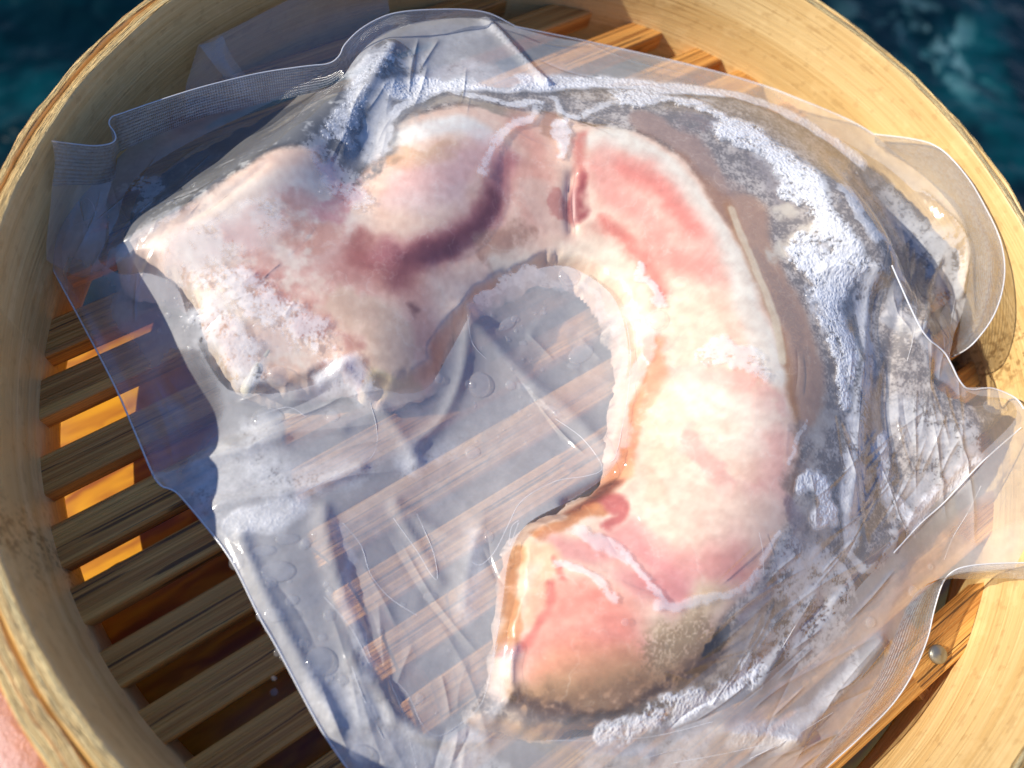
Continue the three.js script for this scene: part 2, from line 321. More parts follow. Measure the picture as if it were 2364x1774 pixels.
// ridges and grooves that the smooth surface cannot hold: [points, height, half width] in view pixels and R
const CR = [
  [[[175, 675], [225, 780], [280, 900], [340, 1038]], .02, 10], [[[340, 1038], [430, 1000], [520, 975], [610, 950]], .014, 14], [[[1050, 45], [1110, 110], [1180, 180]], .014, 10],
  [[[200, 575], [300, 505], [380, 455], [470, 390]], .006, 9], 
  [[[1005, 680], [1040, 720], [1120, 810], [1230, 900], [1325, 990]], .014, 26], [[[1890, 590], [1870, 680], [1860, 800], [1850, 950], [1835, 1100]], .008, 14], [[[1960, 640], [1930, 760], [1920, 900], [1950, 1020]], -.01, 16],
  [[[1760, 1290], [1720, 1350], [1680, 1420], [1640, 1480]], .006, 12], [[[1780, 580], [1900, 590], [1960, 640]], .012, 8], [[[740, 800], [790, 860], [850, 920], [900, 1000]], .01, 16], [[[740, 800], [700, 830], [640, 850]], .01, 14],
  [[[1040, 1130], [1010, 1220], [1000, 1310]], .01, 20], [[[690, 1130], [720, 1250], [760, 1400], [800, 1560]], .006, 14], [[[1110, 1400], [1100, 1450], [1110, 1500]], .012, 8], [[[1190, 1190], [1290, 1240], [1370, 1280], [1430, 1310]], .004, 12],
  [[[1860, 1240], [1700, 1380], [1560, 1500], [1450, 1560]], -.007, 14], [[[2080, 1000], [1990, 1100], [1900, 1200], [1800, 1300]], .008, 12], [[[1990, 420], [2040, 470], [2085, 545], [2070, 640]], .018, 8], [[[2030, 560], [2000, 640], [1985, 720]], .014, 6],
  [[[950, 560], [1030, 520], [1085, 440], [1090, 360]], -.006, 24], [[[1240, 370], [1232, 430], [1240, 490]], -.012, 11], [[[830, 330], [1000, 470], [1100, 430]], 0, 10], [[[1230, 1085], [1300, 1045], [1335, 1015]], -.025, 12],
  [[[520, 1160], [570, 1280], [640, 1410], [730, 1570]], .012, 12], [[[700, 1100], [730, 1230], [790, 1400], [850, 1560]], .008, 12], [[[470, 1090], [560, 1075], [650, 1060], [780, 1010]], .01, 12], [[[850, 1090], [900, 1180], [950, 1260]], .007, 9], [[[860, 1090], [950, 1150], [1010, 1170]], .006, 10],
  [[[500, 960], [620, 930], [740, 930]], .008, 14], [[[1010, 690], [1000, 800], [960, 900], [900, 960]], .008, 14], [[[760, 1420], [840, 1520], [920, 1590], [1050, 1600]], .008, 10], [[[1700, 1600], [1780, 1530], [1850, 1450], [1900, 1390]], .012, 14], [[[1560, 1580], [1660, 1590], [1720, 1600]], .014, 14], [[[1120, 1560], [1250, 1620], [1400, 1640]], .008, 12],
  [[[400, 470], [480, 420], [570, 350]], -.004, 8], [[[850, 95], [800, 180], [760, 260], [740, 330]], .007, 16],
];
const px2R = 0.00098;                               // one view pixel on the film, in R
function segDist(x, z, pts) {
  let best = 1e9;
  for (let k = 0; k + 1 < pts.length; k++) {
    const [ax, az] = pts[k], bx = pts[k + 1][0] - ax, bz = pts[k + 1][1] - az, t = clamp(((x - ax) * bx + (z - az) * bz) / (bx * bx + bz * bz + 1e-12));
    const d = (x - ax - bx * t) ** 2 + (z - az - bz * t) ** 2; if (d < best) best = d;
  }
  return Math.sqrt(best);
}
function smoothLine(pts, n = 6) {                   // Catmull-Rom through plan points
  const out = [];
  for (let i = 0; i + 1 < pts.length; i++) for (let k = 0; k < n; k++) {
    const p0 = pts[Math.max(0, i - 1)], p1 = pts[i], p2 = pts[i + 1], p3 = pts[Math.min(pts.length - 1, i + 2)], t = k / n;
    out.push(p1.map((_, c) => 0.5 * (2 * p1[c] + (p2[c] - p0[c]) * t + (2 * p0[c] - 5 * p1[c] + 4 * p2[c] - p3[c]) * t * t + (3 * p1[c] - p0[c] - 3 * p2[c] + p3[c]) * t * t * t)));
  }
  out.push(pts[pts.length - 1].slice()); return out;
}
const H = Hb.slice();
for (const [pts, amp, w] of CR) {
  const line = smoothLine(plan(pts)), ww = w * px2R, pad = ww * 3.5;
  const xs = line.map(p => p[0]), zs = line.map(p => p[1]);
  const i0 = Math.max(0, Math.floor((Math.min(...xs) - pad - G.x0) / G.dx)), i1 = Math.min(G.nx, Math.ceil((Math.max(...xs) + pad - G.x0) / G.dx));
  const j0 = Math.max(0, Math.floor((Math.min(...zs) - pad - G.z0) / G.dx)), j1 = Math.min(G.nz, Math.ceil((Math.max(...zs) + pad - G.z0) / G.dx));
  for (let j = j0; j <= j1; j++) for (let i = i0; i <= i1; i++) { const d = segDist(G.x0 + i * G.dx, G.z0 + j * G.dx, line) / ww; H[j * (G.nx + 1) + i] += amp * Math.exp(-Math.pow(d, 1.4)); }
}

// signed distance to an outline (positive inside), on the grid
function outline(pts) { const p = plan(pts); return smoothLine([...p, p[0]], 4).slice(0, -1); }
function field(poly) {
  const F = new Float32Array(Hb.length), n = poly.length;
  for (let j = 0; j <= G.nz; j++) for (let i = 0; i <= G.nx; i++) {
    const x = G.x0 + i * G.dx, z = G.z0 + j * G.dx; let ins = false, best = 1e9;
    for (let k = 0, l = n - 1; k < n; l = k++) {
      const ax = poly[l][0], az = poly[l][1], bx = poly[k][0], bz = poly[k][1];
      if ((az > z) !== (bz > z) && x < (bx - ax) * (z - az) / (bz - az) + ax) ins = !ins;
      const ex = bx - ax, ez = bz - az, t = clamp(((x - ax) * ex + (z - az) * ez) / (ex * ex + ez * ez + 1e-12)), d = (x - ax - ex * t) ** 2 + (z - az - ez * t) ** 2;
      if (d < best) best = d;
    }
    F[j * (G.nx + 1) + i] = Math.sqrt(best) * (ins ? 1 : -1);
  }
  return F;
}
const FISH = outline([[212, 565], [250, 480], [268, 420], [310, 368], [400, 312], [500, 262], [620, 206], [700, 190], [745, 165], [790, 112], [840, 85], [890, 110], [950, 160], [1100, 163], [1300, 163], [1500, 183], [1650, 213], [1780, 280], [1900, 350], [1990, 425], [2050, 480], [2078, 540], [2062, 630], [2030, 700], [2040, 790], [2100, 850], [2175, 862], [2195, 900], [2130, 970], [2040, 1060], [1960, 1160], [1880, 1240], [1800, 1330], [1700, 1420], [1600, 1490], [1480, 1540], [1300, 1585], [1150, 1600], [1040, 1590], [1010, 1550], [1060, 1470], [1070, 1390], [1085, 1300], [1100, 1200], [1140, 1130], [1230, 1080], [1325, 1010], [1335, 920], [1352, 820], [1352, 720], [1315, 630], [1225, 575], [1130, 590], [1045, 640], [1005, 700], [965, 770], [925, 835], [870, 850], [800, 835], [720, 822], [640, 845], [560, 850], [490, 840], [440, 770], [405, 690], [380, 620], [320, 590], [260, 592]]);
const FLESH = outline([[215, 572], [300, 508], [380, 455], [470, 392], [560, 338], [650, 310], [760, 370], [800, 335], [840, 270], [900, 235], [1000, 220], [1150, 240], [1300, 270], [1400, 285], [1500, 350], [1580, 450], [1625, 570], [1680, 690], [1705, 800], [1720, 900], [1730, 1000], [1705, 1100], [1680, 1180], [1640, 1260], [1570, 1340], [1560, 1420], [1480, 1480], [1350, 1530], [1200, 1550], [1100, 1530], [1060, 1500], [1065, 1400], [1080, 1300], [1100, 1200], [1140, 1130], [1230, 1080], [1325, 1010], [1335, 920], [1352, 820], [1352, 720], [1315, 630], [1225, 575], [1130, 590], [1045, 640], [1005, 700], [965, 770], [925, 835], [870, 850], [800, 835], [720, 822], [640, 845], [560, 850], [490, 840], [440, 770], [405, 690], [380, 620], [320, 590], [260, 592]]);
const BAG = outline([[112, 400], [160, 398], [205, 398], [240, 388], [252, 352], [262, 325], [350, 287], [450, 250], [570, 222], [660, 203], [705, 192], [738, 168], [765, 130], [800, 92], [850, 62], [920, 45], [1000, 38], [1060, 44], [1112, 58], [1300, 97], [1500, 143], [1640, 182], [1720, 212], [1830, 258], [1900, 297], [1990, 350], [2050, 420], [2088, 490], [2098, 550], [2092, 620], [2075, 690], [2058, 740], [2052, 772], [2068, 812], [2085, 836], [2140, 838], [2190, 858], [2212, 885], [2225, 960], [2235, 1100], [2232, 1215], [2150, 1232], [2090, 1236], [2052, 1245], [1990, 1272], [1948, 1340], [1925, 1400], [1895, 1470], [1850, 1540], [1790, 1612], [1730, 1680], [1650, 1760], [1200, 1800], [830, 1790], [750, 1665], [690, 1570], [600, 1402], [560, 1332], [500, 1212], [440, 1132], [380, 1064], [340, 1042], [298, 950], [255, 850], [200, 742], [130, 612], [103, 560], [100, 520], [106, 460]]);
const sdFish = field(FISH), sdFlesh = field(FLESH), sdBag = field(BAG);

// grid -> mesh, cut along the zero line of a field
function cutMesh(Y, S, uvScale) {
  const pos = [], uv = [], idx = [], map = new Int32Array(Hb.length).fill(-1), edge = new Map(), W = G.nx + 1;
  const add = (x, y, z) => { pos.push(x * R, y * R, z * R); uv.push((x - G.x0) / TEXW, (z - G.z0) / TEXW); return pos.length / 3 - 1; };
  const node = k => map[k] >= 0 ? map[k] : map[k] = add(G.x0 + (k % W) * G.dx, Y[k], G.z0 + ((k / W) | 0) * G.dx);
  const cut = (a, b) => {
    const key = a < b ? a * 1e6 + b : b * 1e6 + a; if (edge.has(key)) return edge.get(key);
    const t = S[a] / (S[a] - S[b]), L = k => [G.x0 + (k % W) * G.dx, Y[k], G.z0 + ((k / W) | 0) * G.dx], p = L(a), q = L(b);
    const v = add(lerp(p[0], q[0], t), lerp(p[1], q[1], t), lerp(p[2], q[2], t)); edge.set(key, v); return v;
  };
  const tri = (a, b, c) => {
    const out = [], T = [a, b, c];
    for (let k = 0; k < 3; k++) { const p = T[k], q = T[(k + 1) % 3]; if (S[p] > 0) out.push(node(p)); if ((S[p] > 0) !== (S[q] > 0)) out.push(cut(p, q)); }
    for (let k = 1; k + 1 < out.length; k++) idx.push(out[0], out[k], out[k + 1]);
  };
  for (let j = 0; j < G.nz; j++) for (let i = 0; i < G.nx; i++) { const a = j * W + i; tri(a, a + W, a + 1); tri(a + 1, a + W, a + W + 1); }
  return geom(pos, idx, uv);
}
const TEXW = 2.05;                                  // the painted sheets cover TEXW x TEXW (R)

// ---------------------------------------------------------------- colour of the fish and frost on the film, painted in plan
const TN = 1536, NT = TN * TN;
const rgb = new Float32Array(NT * 3), frost = new Float32Array(NT), gran = new Float32Array(NT);
const ns = new Float32Array(NT), cx = new Float32Array(NT), cz = new Float32Array(NT), wx = new Float32Array(NT), wz = new Float32Array(NT), nf = new Float32Array(NT), nm = new Float32Array(NT);
for (let y = 0; y < TN; y++) for (let x = 0; x < TN; x++) {
  const o = y * TN + x, u = x / TN, v = y / TN;
  wx[o] = (noise(0, u * 2.3, v * 2.3) - 0.5) * 0.05 + (noise(2, u * 4.1, v * 4.1) - 0.5) * 0.022; wz[o] = (noise(1, u * 2.3, v * 2.3 + 0.4) - 0.5) * 0.05 + (noise(2, u * 4.1 + 0.5, v * 4.1 + 0.3) - 0.5) * 0.022;
  cx[o] = (noise(0, u * 1.6 + 0.7, v * 1.6) - 0.5) * 0.06; cz[o] = (noise(1, u * 1.6, v * 1.6 + 0.9) - 0.5) * 0.06; ns[o] = noise(3, u * 8.3 + 0.2, v * 8.3);
  nf[o] = noise(3, u * 2.9, v * 2.9); nm[o] = 0.5 * noise(0, u * 4.3 + 0.2, v * 4.3) + 0.5 * noise(2, u * 5.3, v * 5.3 + 0.1);
}
// line: view points; w: half width in view px; soft 0..1; warp: how much its edge wanders; th: noise share that shows (0 all .. 1 none); mode writes to the fish or the frost
function stroke(line, w, color, { a = 1, soft = 0.6, warp = 1, th = 0, fine = 0, sheet = 'fish' } = {}) {
  const L = smoothLine(plan(line.length > 1 ? line : [line[0], [line[0][0] + 1, line[0][1]]]), 4), ww = w * px2R, pad = ww + 0.05 * warp;
  const xs = L.map(p => p[0]), zs = L.map(p => p[1]), k = TN / TEXW;
  const i0 = Math.max(0, Math.floor((Math.min(...xs) - pad - G.x0) * k)), i1 = Math.min(TN - 1, Math.ceil((Math.max(...xs) + pad - G.x0) * k));
  const j0 = Math.max(0, Math.floor((Math.min(...zs) - pad - G.z0) * k)), j1 = Math.min(TN - 1, Math.ceil((Math.max(...zs) + pad - G.z0) * k));
  for (let j = j0; j <= j1; j++) for (let i = i0; i <= i1; i++) {
    const o = j * TN + i, fi = sheet === 'fish' && !th, d = segDist(G.x0 + i / k + (fi ? cx[o] + wx[o] * 0.12 : wx[o]) * warp, G.z0 + j / k + (fi ? cz[o] + wz[o] * 0.12 : wz[o]) * warp, L) / ww;
    if (d > 1) continue;
    let t = a * (1 - sst(1 - soft, 1, d));
    if (th) t *= sst(th - (sheet === 'fish' ? 0.18 : 0.1), th + (sheet === 'fish' ? 0.18 : 0.1), (sheet === 'fish' ? lerp(nm[o], fine > 0.55 ? ns[o] : nf[o], fine) : 0.5 * nm[o] + 0.22 * nf[o] + 0.28 * ns[o]) + 0.15 * (1 - d));
    if (t <= 0.003) continue;
    if (sheet === 'fish') { for (let c = 0; c < 3; c++) rgb[o * 3 + c] = lerp(rgb[o * 3 + c], color[c], t); }
    else { frost[o] = lerp(frost[o], color, t); if (sheet === 'grain') gran[o] = Math.max(gran[o], t); }
  }
}
// ground colours: skin everywhere, flesh inside its outline
for (let y = 0; y < TN; y++) for (let x = 0; x < TN; x++) {
  const o = y * TN + x, X = G.x0 + x / TN * TEXW, Z = G.z0 + y / TN * TEXW, m = nm[o], f = nf[o];
  const fl = sst(-0.012, 0.012, sample(sdFlesh, X + wx[o] * 0.4, Z + wz[o] * 0.4)), fi = sample(sdFish, X, Z);
  const sk = sst(0.3, 0.7, m * 0.4 + f * 0.25 + ns[o] * 0.35);
  const c = [lerp(104, 206, sk), lerp(90, 192, sk), lerp(78, 178, sk)];
  const nw = sst(-0.36, -0.48, X) * (1 - fl), bl = sst(0.5, 0.8, m * 0.6 + f * 0.4), dk = sst(-0.72, -0.55, X);   // the back of the collar: charcoal skin, black towards its tip
  for (let q = 0; q < 3; q++) c[q] = lerp(c[q], lerp(lerp([62, 62, 64][q], [22, 22, 24][q], dk), [168, 166, 162][q], bl), nw);
  const e = [lerp(246, 252, m), lerp(208, 222, m), lerp(180, 196, m)];
  for (let k = 0; k < 3; k++) rgb[o * 3 + k] = lerp(c[k], e[k], fl);
  // film: clear over the flesh, hazy where it stands off the slats, rimed over the skin
  frost[o] = fi > 0 ? lerp(0.14, 0.03, fl) : 0.32 + 0.06 * (m - 0.5);
}
const cream = [246, 234, 214], white = [250, 243, 230], pink = [236, 172, 156], coral = [224, 118, 104], blood = [112, 42, 46], wine = [150, 82, 84], tan = [214, 168, 126], brown = [134, 104, 80], dbrown = [92, 66, 52], orange = [222, 146, 100];
const S = (l, w, c, o) => stroke(l, w, c, o);
// left lobe
S([[300, 540], [420, 540], [560, 480], [660, 420]], 90, [244, 222, 204], { a: .7 });
S([[420, 560], [560, 600], [700, 620], [640, 720]], 100, [236, 206, 186], { a: .6 });
S([[480, 480], [600, 440], [700, 500], [620, 560]], 110, [250, 232, 212], { a: .75 });
S([[500, 560], [620, 620], [720, 560], [650, 460], [760, 660]], 70, [214, 142, 124], { a: .5, th: .55 });
S([[560, 640], [640, 680], [580, 740]], 56, [206, 128, 110], { a: .6, th: .52 });
S([[520, 520], [600, 480], [700, 520]], 50, [226, 160, 130], { a: .5, th: .45 });
S([[430, 600], [520, 680], [640, 740], [560, 800]], 70, [248, 236, 218], { a: .7, th: .45 });
S([[700, 340], [740, 400], [700, 450]], 34, [220, 150, 146], { a: .7, th: .35 });
S([[800, 560], [830, 590], [900, 640], [910, 700], [870, 740]], 66, [214, 154, 134], { a: .65, soft: 1 });
S([[770, 520], [810, 570]], 34, [170, 92, 78], { a: .75, soft: 1 });
S([[890, 650], [905, 665]], 15, [110, 64, 56], { a: .6, soft: 1 });
S([[760, 660], [820, 700], [860, 790], [800, 770]], 48, [228, 196, 166], { a: .8, th: .4 });
S([[800, 820], [860, 835], [900, 820]], 26, [222, 202, 160], { a: .85 });
S([[680, 700], [760, 760], [700, 800]], 40, [190, 128, 112], { a: .7, th: .5 });
S([[450, 760], [480, 820], [520, 840]], 30, [206, 196, 176], { a: .7 });
S([[740, 360], [840, 355]], 22, [60, 60, 60], { a: .75, th: .5 });
S([[840, 350], [870, 370]], 18, [206, 160, 118], { a: .7 });
// upper middle
S([[850, 300], [900, 285], [980, 270], [1040, 290]], 40, white, { a: .95, soft: .7, warp: .6 });
S([[900, 235], [960, 215], [1050, 225], [1110, 245]], 26, [172, 156, 134], { a: .9, soft: .7 });
S([[850, 260], [900, 240]], 22, [150, 130, 108], { a: .6 });
S([[850, 330], [900, 345], [960, 330]], 22, [222, 176, 134], { a: .6 });
S([[860, 400], [940, 390], [1000, 360], [1050, 330]], 62, [238, 190, 178], { a: .85, soft: .8 });
S([[830, 440], [900, 440], [980, 420]], 40, [240, 204, 192], { a: .7, soft: .9 });
S([[1120, 260], [1150, 300], [1150, 380], [1160, 450]], 60, [226, 160, 136], { a: .8, soft: 1 });
S([[1170, 235], [1180, 270]], 20, [190, 144, 118], { a: .9 });
S([[1060, 460], [960, 540], [860, 580], [800, 575]], 70, [190, 112, 98], { a: .6, soft: 1 });
S([[1090, 330], [1090, 400], [1060, 460], [990, 510], [920, 545], [850, 555]], 50, [190, 112, 110], { a: .8, soft: .95 });
S([[1075, 420], [1030, 490], [960, 530], [900, 560], [860, 600]], 40, [124, 56, 54], { a: .7, soft: 1 });
S([[880, 560], [950, 545], [1000, 530]], 32, [120, 56, 58], { a: .6, soft: 1 });
S([[1030, 530], [1090, 520], [1130, 500], [1060, 570]], 34, [186, 138, 112], { a: .8, th: .38 });
S([[1150, 400], [1180, 460], [1240, 520], [1320, 530]], 36, [234, 196, 172], { a: .8 });
S([[1250, 280], [1240, 330], [1230, 400]], 26, [214, 124, 106], { a: .8, soft: 1 });
S([[1235, 395], [1230, 435], [1240, 470]], 22, [140, 44, 44], { a: .85, soft: 1 });
S([[1210, 400], [1215, 440]], 26, [200, 124, 108], { a: .7, th: .3 });
// right arc
S([[1290, 300], [1360, 300], [1450, 360], [1530, 450], [1590, 560], [1640, 700], [1690, 810]], 46, cream, { a: .95, soft: .6, warp: .7 });
S([[1310, 340], [1400, 380], [1460, 430], [1510, 520], [1530, 620]], 66, [242, 184, 164], { a: .9, soft: 1 });
S([[1350, 370], [1430, 420], [1490, 490]], 54, [236, 138, 120], { a: .8, soft: 1 });
S([[1280, 380], [1330, 440], [1400, 500], [1450, 560]], 60, [238, 164, 146], { a: .85, soft: 1 });
S([[1290, 500], [1370, 560], [1400, 610], [1410, 650]], 28, [222, 116, 98], { a: .75, soft: 1 });
S([[1390, 540], [1450, 590], [1500, 580]], 44, [238, 150, 132], { a: .7, soft: 1 });
S([[1100, 560], [1200, 545], [1300, 560], [1340, 600]], 34, [244, 226, 200], { a: .9, soft: .9 });
S([[1440, 700], [1520, 660], [1570, 720], [1600, 820]], 64, [246, 208, 180], { a: .8, soft: 1 });
S([[1420, 740], [1440, 800], [1560, 820], [1640, 860]], 44, [238, 172, 154], { a: .7, th: .4 });
S([[1480, 830], [1560, 850], [1640, 900], [1600, 960]], 66, [246, 228, 208], { a: .7, soft: 1 });
S([[1395, 760], [1405, 850], [1380, 940], [1350, 1010]], 28, [226, 150, 106], { a: .9, soft: .7 });
S([[1440, 850], [1450, 930], [1440, 1000]], 44, [246, 208, 176], { a: .8, soft: 1 });
S([[1660, 960], [1650, 1050], [1620, 1110]], 60, [240, 178, 160], { a: .7, soft: 1 });
S([[1500, 960], [1560, 1040], [1620, 1060]], 34, [236, 170, 156], { a: .6, th: .45 });
S([[1380, 1060], [1450, 1040], [1540, 1080], [1640, 1130]], 64, [246, 214, 188], { a: .85, soft: 1 });
S([[1560, 1180], [1600, 1210], [1500, 1200]], 56, [234, 154, 140], { a: .75, soft: 1 });
S([[1410, 1010], [1440, 1060]], 26, [244, 190, 160], { a: .6 });
S([[1400, 1180], [1460, 1250], [1380, 1240]], 60, [226, 140, 136], { a: .8, soft: 1 });
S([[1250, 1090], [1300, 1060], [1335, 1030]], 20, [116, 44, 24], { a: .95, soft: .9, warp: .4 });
S([[1150, 1140], [1230, 1095], [1300, 1075]], 22, [206, 132, 78], { a: .85, soft: .8 });
S([[1320, 1060], [1350, 1090], [1320, 1120]], 22, [190, 84, 76], { a: .8, soft: .8 });
S([[1190, 1170], [1300, 1180], [1380, 1140]], 46, [232, 158, 148], { a: .8, soft: .8 });
S([[1110, 1210], [1170, 1180], [1180, 1240], [1130, 1330]], 36, [234, 202, 160], { a: .9, soft: .8 });
S([[1095, 1200], [1085, 1290], [1075, 1380]], 20, [208, 142, 86], { a: .85 });
S([[1190, 1270], [1170, 1320], [1130, 1370], [1080, 1400]], 16, [196, 78, 66], { a: .8, soft: .9 });
S([[1200, 1330], [1290, 1300], [1320, 1380], [1240, 1400], [1160, 1400]], 84, [238, 146, 124], { a: .9, soft: 1 });
S([[1240, 1440], [1340, 1450], [1180, 1440]], 56, [228, 158, 120], { a: .85, soft: .9 });
S([[1420, 1360], [1480, 1330], [1540, 1280], [1420, 1420]], 50, [236, 206, 164], { a: .85, soft: .9 });
S([[1500, 1200], [1440, 1180]], 40, [238, 170, 154], { a: .6, soft: .9 });
S([[1220, 1260], [1212, 1230], [1190, 1200]], 12, [214, 96, 80], { a: .6, soft: 1 });
S([[1130, 1510], [1250, 1490], [1400, 1470], [1500, 1440], [1560, 1400]], 58, [186, 144, 98], { a: .8, soft: 1 });
S([[1130, 1525], [1250, 1505], [1400, 1485], [1500, 1450], [1560, 1405]], 50, [132, 98, 66], { a: .75, soft: 1, th: .46, fine: .45 });
S([[1100, 1530], [1220, 1545], [1330, 1530], [1450, 1490], [1550, 1430]], 26, [78, 56, 44], { a: .8, soft: .8, th: .42, fine: .4 });
S([[1420, 1420], [1480, 1390], [1540, 1370]], 50, [150, 118, 78], { a: .6, th: .5, fine: .7 });
S([[1555, 1400], [1545, 1420], [1590, 1370]], 14, [16, 15, 18], { a: .95, th: .3 });
S([[1020, 1565], [1150, 1590], [1300, 1590], [1450, 1560]], 24, [206, 158, 106], { a: .9 });
// skin
S([[1420, 262], [1480, 290], [1560, 370], [1610, 450]], 48, [168, 126, 98], { a: .9, soft: .5 });
S([[1460, 250], [1520, 280]], 34, [128, 98, 86], { a: .7, th: .4 });
S([[1620, 440], [1650, 540], [1690, 630], [1730, 720], [1745, 820], [1735, 880]], 52, [186, 136, 92], { a: .95, soft: .45, warp: .6 });
S([[1640, 560], [1700, 640], [1740, 760]], 34, [150, 112, 80], { a: .6, th: .5, fine: .6 });
S([[1590, 440], [1630, 560], [1680, 680], [1700, 780]], 12, [238, 220, 186], { a: .8, warp: .3 });
S([[1500, 240], [1600, 300], [1680, 400], [1720, 480]], 50, [112, 98, 98], { a: .6, th: .52 });
S([[1690, 460], [1740, 500], [1700, 560]], 40, [214, 200, 176], { a: .9, th: .48 });
S([[1730, 900], [1740, 980], [1720, 1060], [1760, 1000]], 40, [138, 112, 96], { a: .8, th: .42 });
S([[1760, 920], [1800, 860], [1780, 1000]], 40, [196, 180, 160], { a: .8, th: .5 });
S([[1700, 1120], [1730, 1180], [1700, 1240], [1640, 1330]], 34, [132, 106, 108], { a: .7, th: .42 });
S([[1760, 1150], [1720, 1300], [1620, 1420]], 56, [196, 176, 156], { a: .8, th: .45 });
S([[1870, 1120], [1875, 1180]], 30, [98, 84, 72], { a: .9, th: .4 });
S([[2120, 880], [2180, 890], [2150, 930]], 30, [86, 70, 54], { a: .85, th: .45 });
S([[1800, 1330], [1900, 1230], [1980, 1130], [2060, 1050]], 30, [190, 156, 126], { a: .8, th: .4 });
S([[1600, 1480], [1750, 1360], [1880, 1250]], 26, [184, 140, 98], { a: .85, soft: .8 });
S([[1890, 380], [1960, 440], [2010, 520], [1980, 620]], 66, [92, 90, 90], { a: .75, th: .44 });
S([[1850, 620], [1880, 800], [1900, 950]], 60, [170, 164, 162], { a: .6, th: .45 });
S([[270, 440], [350, 390], [430, 350], [500, 310]], 74, [66, 68, 70], { a: .8, th: .36 });
S([[480, 300], [560, 265], [640, 220], [700, 195]], 44, [20, 22, 27], { a: .95, th: .4, fine: .3 });
S([[560, 290], [640, 245], [700, 210]], 20, [170, 160, 140], { a: .7, th: .5 });
S([[240, 480], [255, 420]], 12, [30, 26, 28], { a: .9, th: .4 });
S([[880, 165], [850, 250], [800, 330], [740, 320]], 60, [160, 156, 152], { a: .8, th: .4 });
// frost and ice on the inside of the film, plus one painted sheen (share of the film that is white)
const F = (l, w, v, o) => stroke(l, w * (w < 14 ? 1.25 : 1), v, { sheet: 'frost', ...(w < 14 ? { th: .46, warp: .9, soft: .6, ...o, a: .6 } : o) }), FG = (l, w, v, o) => stroke(l, w, v, { sheet: 'grain', ...o });
F([[860, 190], [960, 178], [1100, 180], [1300, 178], [1500, 195], [1650, 220], [1780, 290], [1860, 350]], 36, .95, { soft: .5, warp: .5 });
F([[850, 250], [890, 215], [950, 195], [1020, 205], [1100, 225], [1160, 225]], 9, .95, { warp: .5, soft: .4 });
F([[820, 330], [850, 270]], 10, .9, { warp: .4 });
F([[1160, 225], [1150, 245], [1090, 285], [1050, 330], [1040, 370]], 10, .8, { warp: .5 });
F([[1190, 215], [1200, 250], [1240, 260], [1280, 235], [1340, 215]], 10, .9, { warp: .7 });
F([[1200, 280], [1215, 320]], 20, .6, { th: .35 });
FG([[1340, 205], [1440, 210], [1560, 260], [1640, 300]], 32, .9, { th: .42, fine: .5 });
FG([[1560, 290], [1640, 310], [1700, 370], [1760, 400], [1680, 330]], 52, .97, { th: .42 });
FG([[1700, 400], [1760, 440], [1800, 500], [1830, 560]], 46, .85, { th: .5, fine: .4 });
FG([[1790, 560], [1780, 640], [1800, 700], [1830, 780], [1820, 860]], 34, .95, { th: .44, fine: .6 });
FG([[1740, 520], [1760, 580], [1800, 620]], 30, .9, { th: .5, fine: .5 });
F([[1860, 600], [1870, 760], [1860, 900], [1850, 1040], [1840, 1150]], 34, .62, { th: .46, warp: 1 });
F([[1930, 620], [1960, 700], [2020, 790], [2060, 830]], 26, .4, { soft: .6 });
F([[1900, 420], [1980, 500], [2040, 560], [2060, 640]], 60, .4, { th: .5 });
F([[1830, 410], [1890, 510], [1940, 600]], 18, .7, { soft: .6 });
F([[1950, 900], [2020, 960], [2080, 960], [2040, 1030], [1980, 1060]], 56, .5, { th: .45 });
F([[2090, 1000], [2010, 1080], [1950, 1140]], 24, .85, { th: .36 });
F([[1900, 950], [1920, 1060], [1960, 1120]], 24, .8, { th: .38 });
F([[1735, 1070], [1780, 1060], [1790, 1110], [1760, 1150]], 26, .9, { th: .4 });
F([[1720, 1310], [1700, 1360], [1660, 1430], [1640, 1480]], 8, .6, { warp: .4 });
F([[1745, 1205], [1800, 1215], [1835, 1260], [1830, 1300]], 9, .75, { warp: .4 });
F([[1830, 1080], [1830, 1180], [1880, 1230], [1920, 1180], [1920, 1080]], 10, .6, { warp: .4 });
F([[1620, 1270], [1650, 1200], [1680, 1160]], 6, .7, { warp: .3 });
F([[1700, 1000], [1720, 940], [1740, 900]], 6, .6, { warp: .4 });
F([[1640, 1440], [1560, 1500], [1450, 1540], [1320, 1570]], 26, .92, { th: .43, fine: .35 });
F([[1700, 1250], [1800, 1300], [1700, 1400]], 60, .55, { th: .5 });
F([[1490, 1210], [1540, 1240], [1290, 1190], [1240, 1170]], 1, .1);
F([[1235, 1155], [1290, 1195], [1340, 1210]], 12, .6, { th: .36, warp: .7 });
F([[1200, 1225], [1280, 1250], [1330, 1290]], 7, .6, { warp: .5 });
F([[1340, 1200], [1400, 1250], [1440, 1300]], 7, .65, { warp: .5 });
F([[1650, 1240], [1560, 1290], [1480, 1310], [1420, 1310]], 9, .6, { warp: .4 });
F([[1380, 590], [1410, 610], [1420, 640]], 11, .7, { th: .3 });

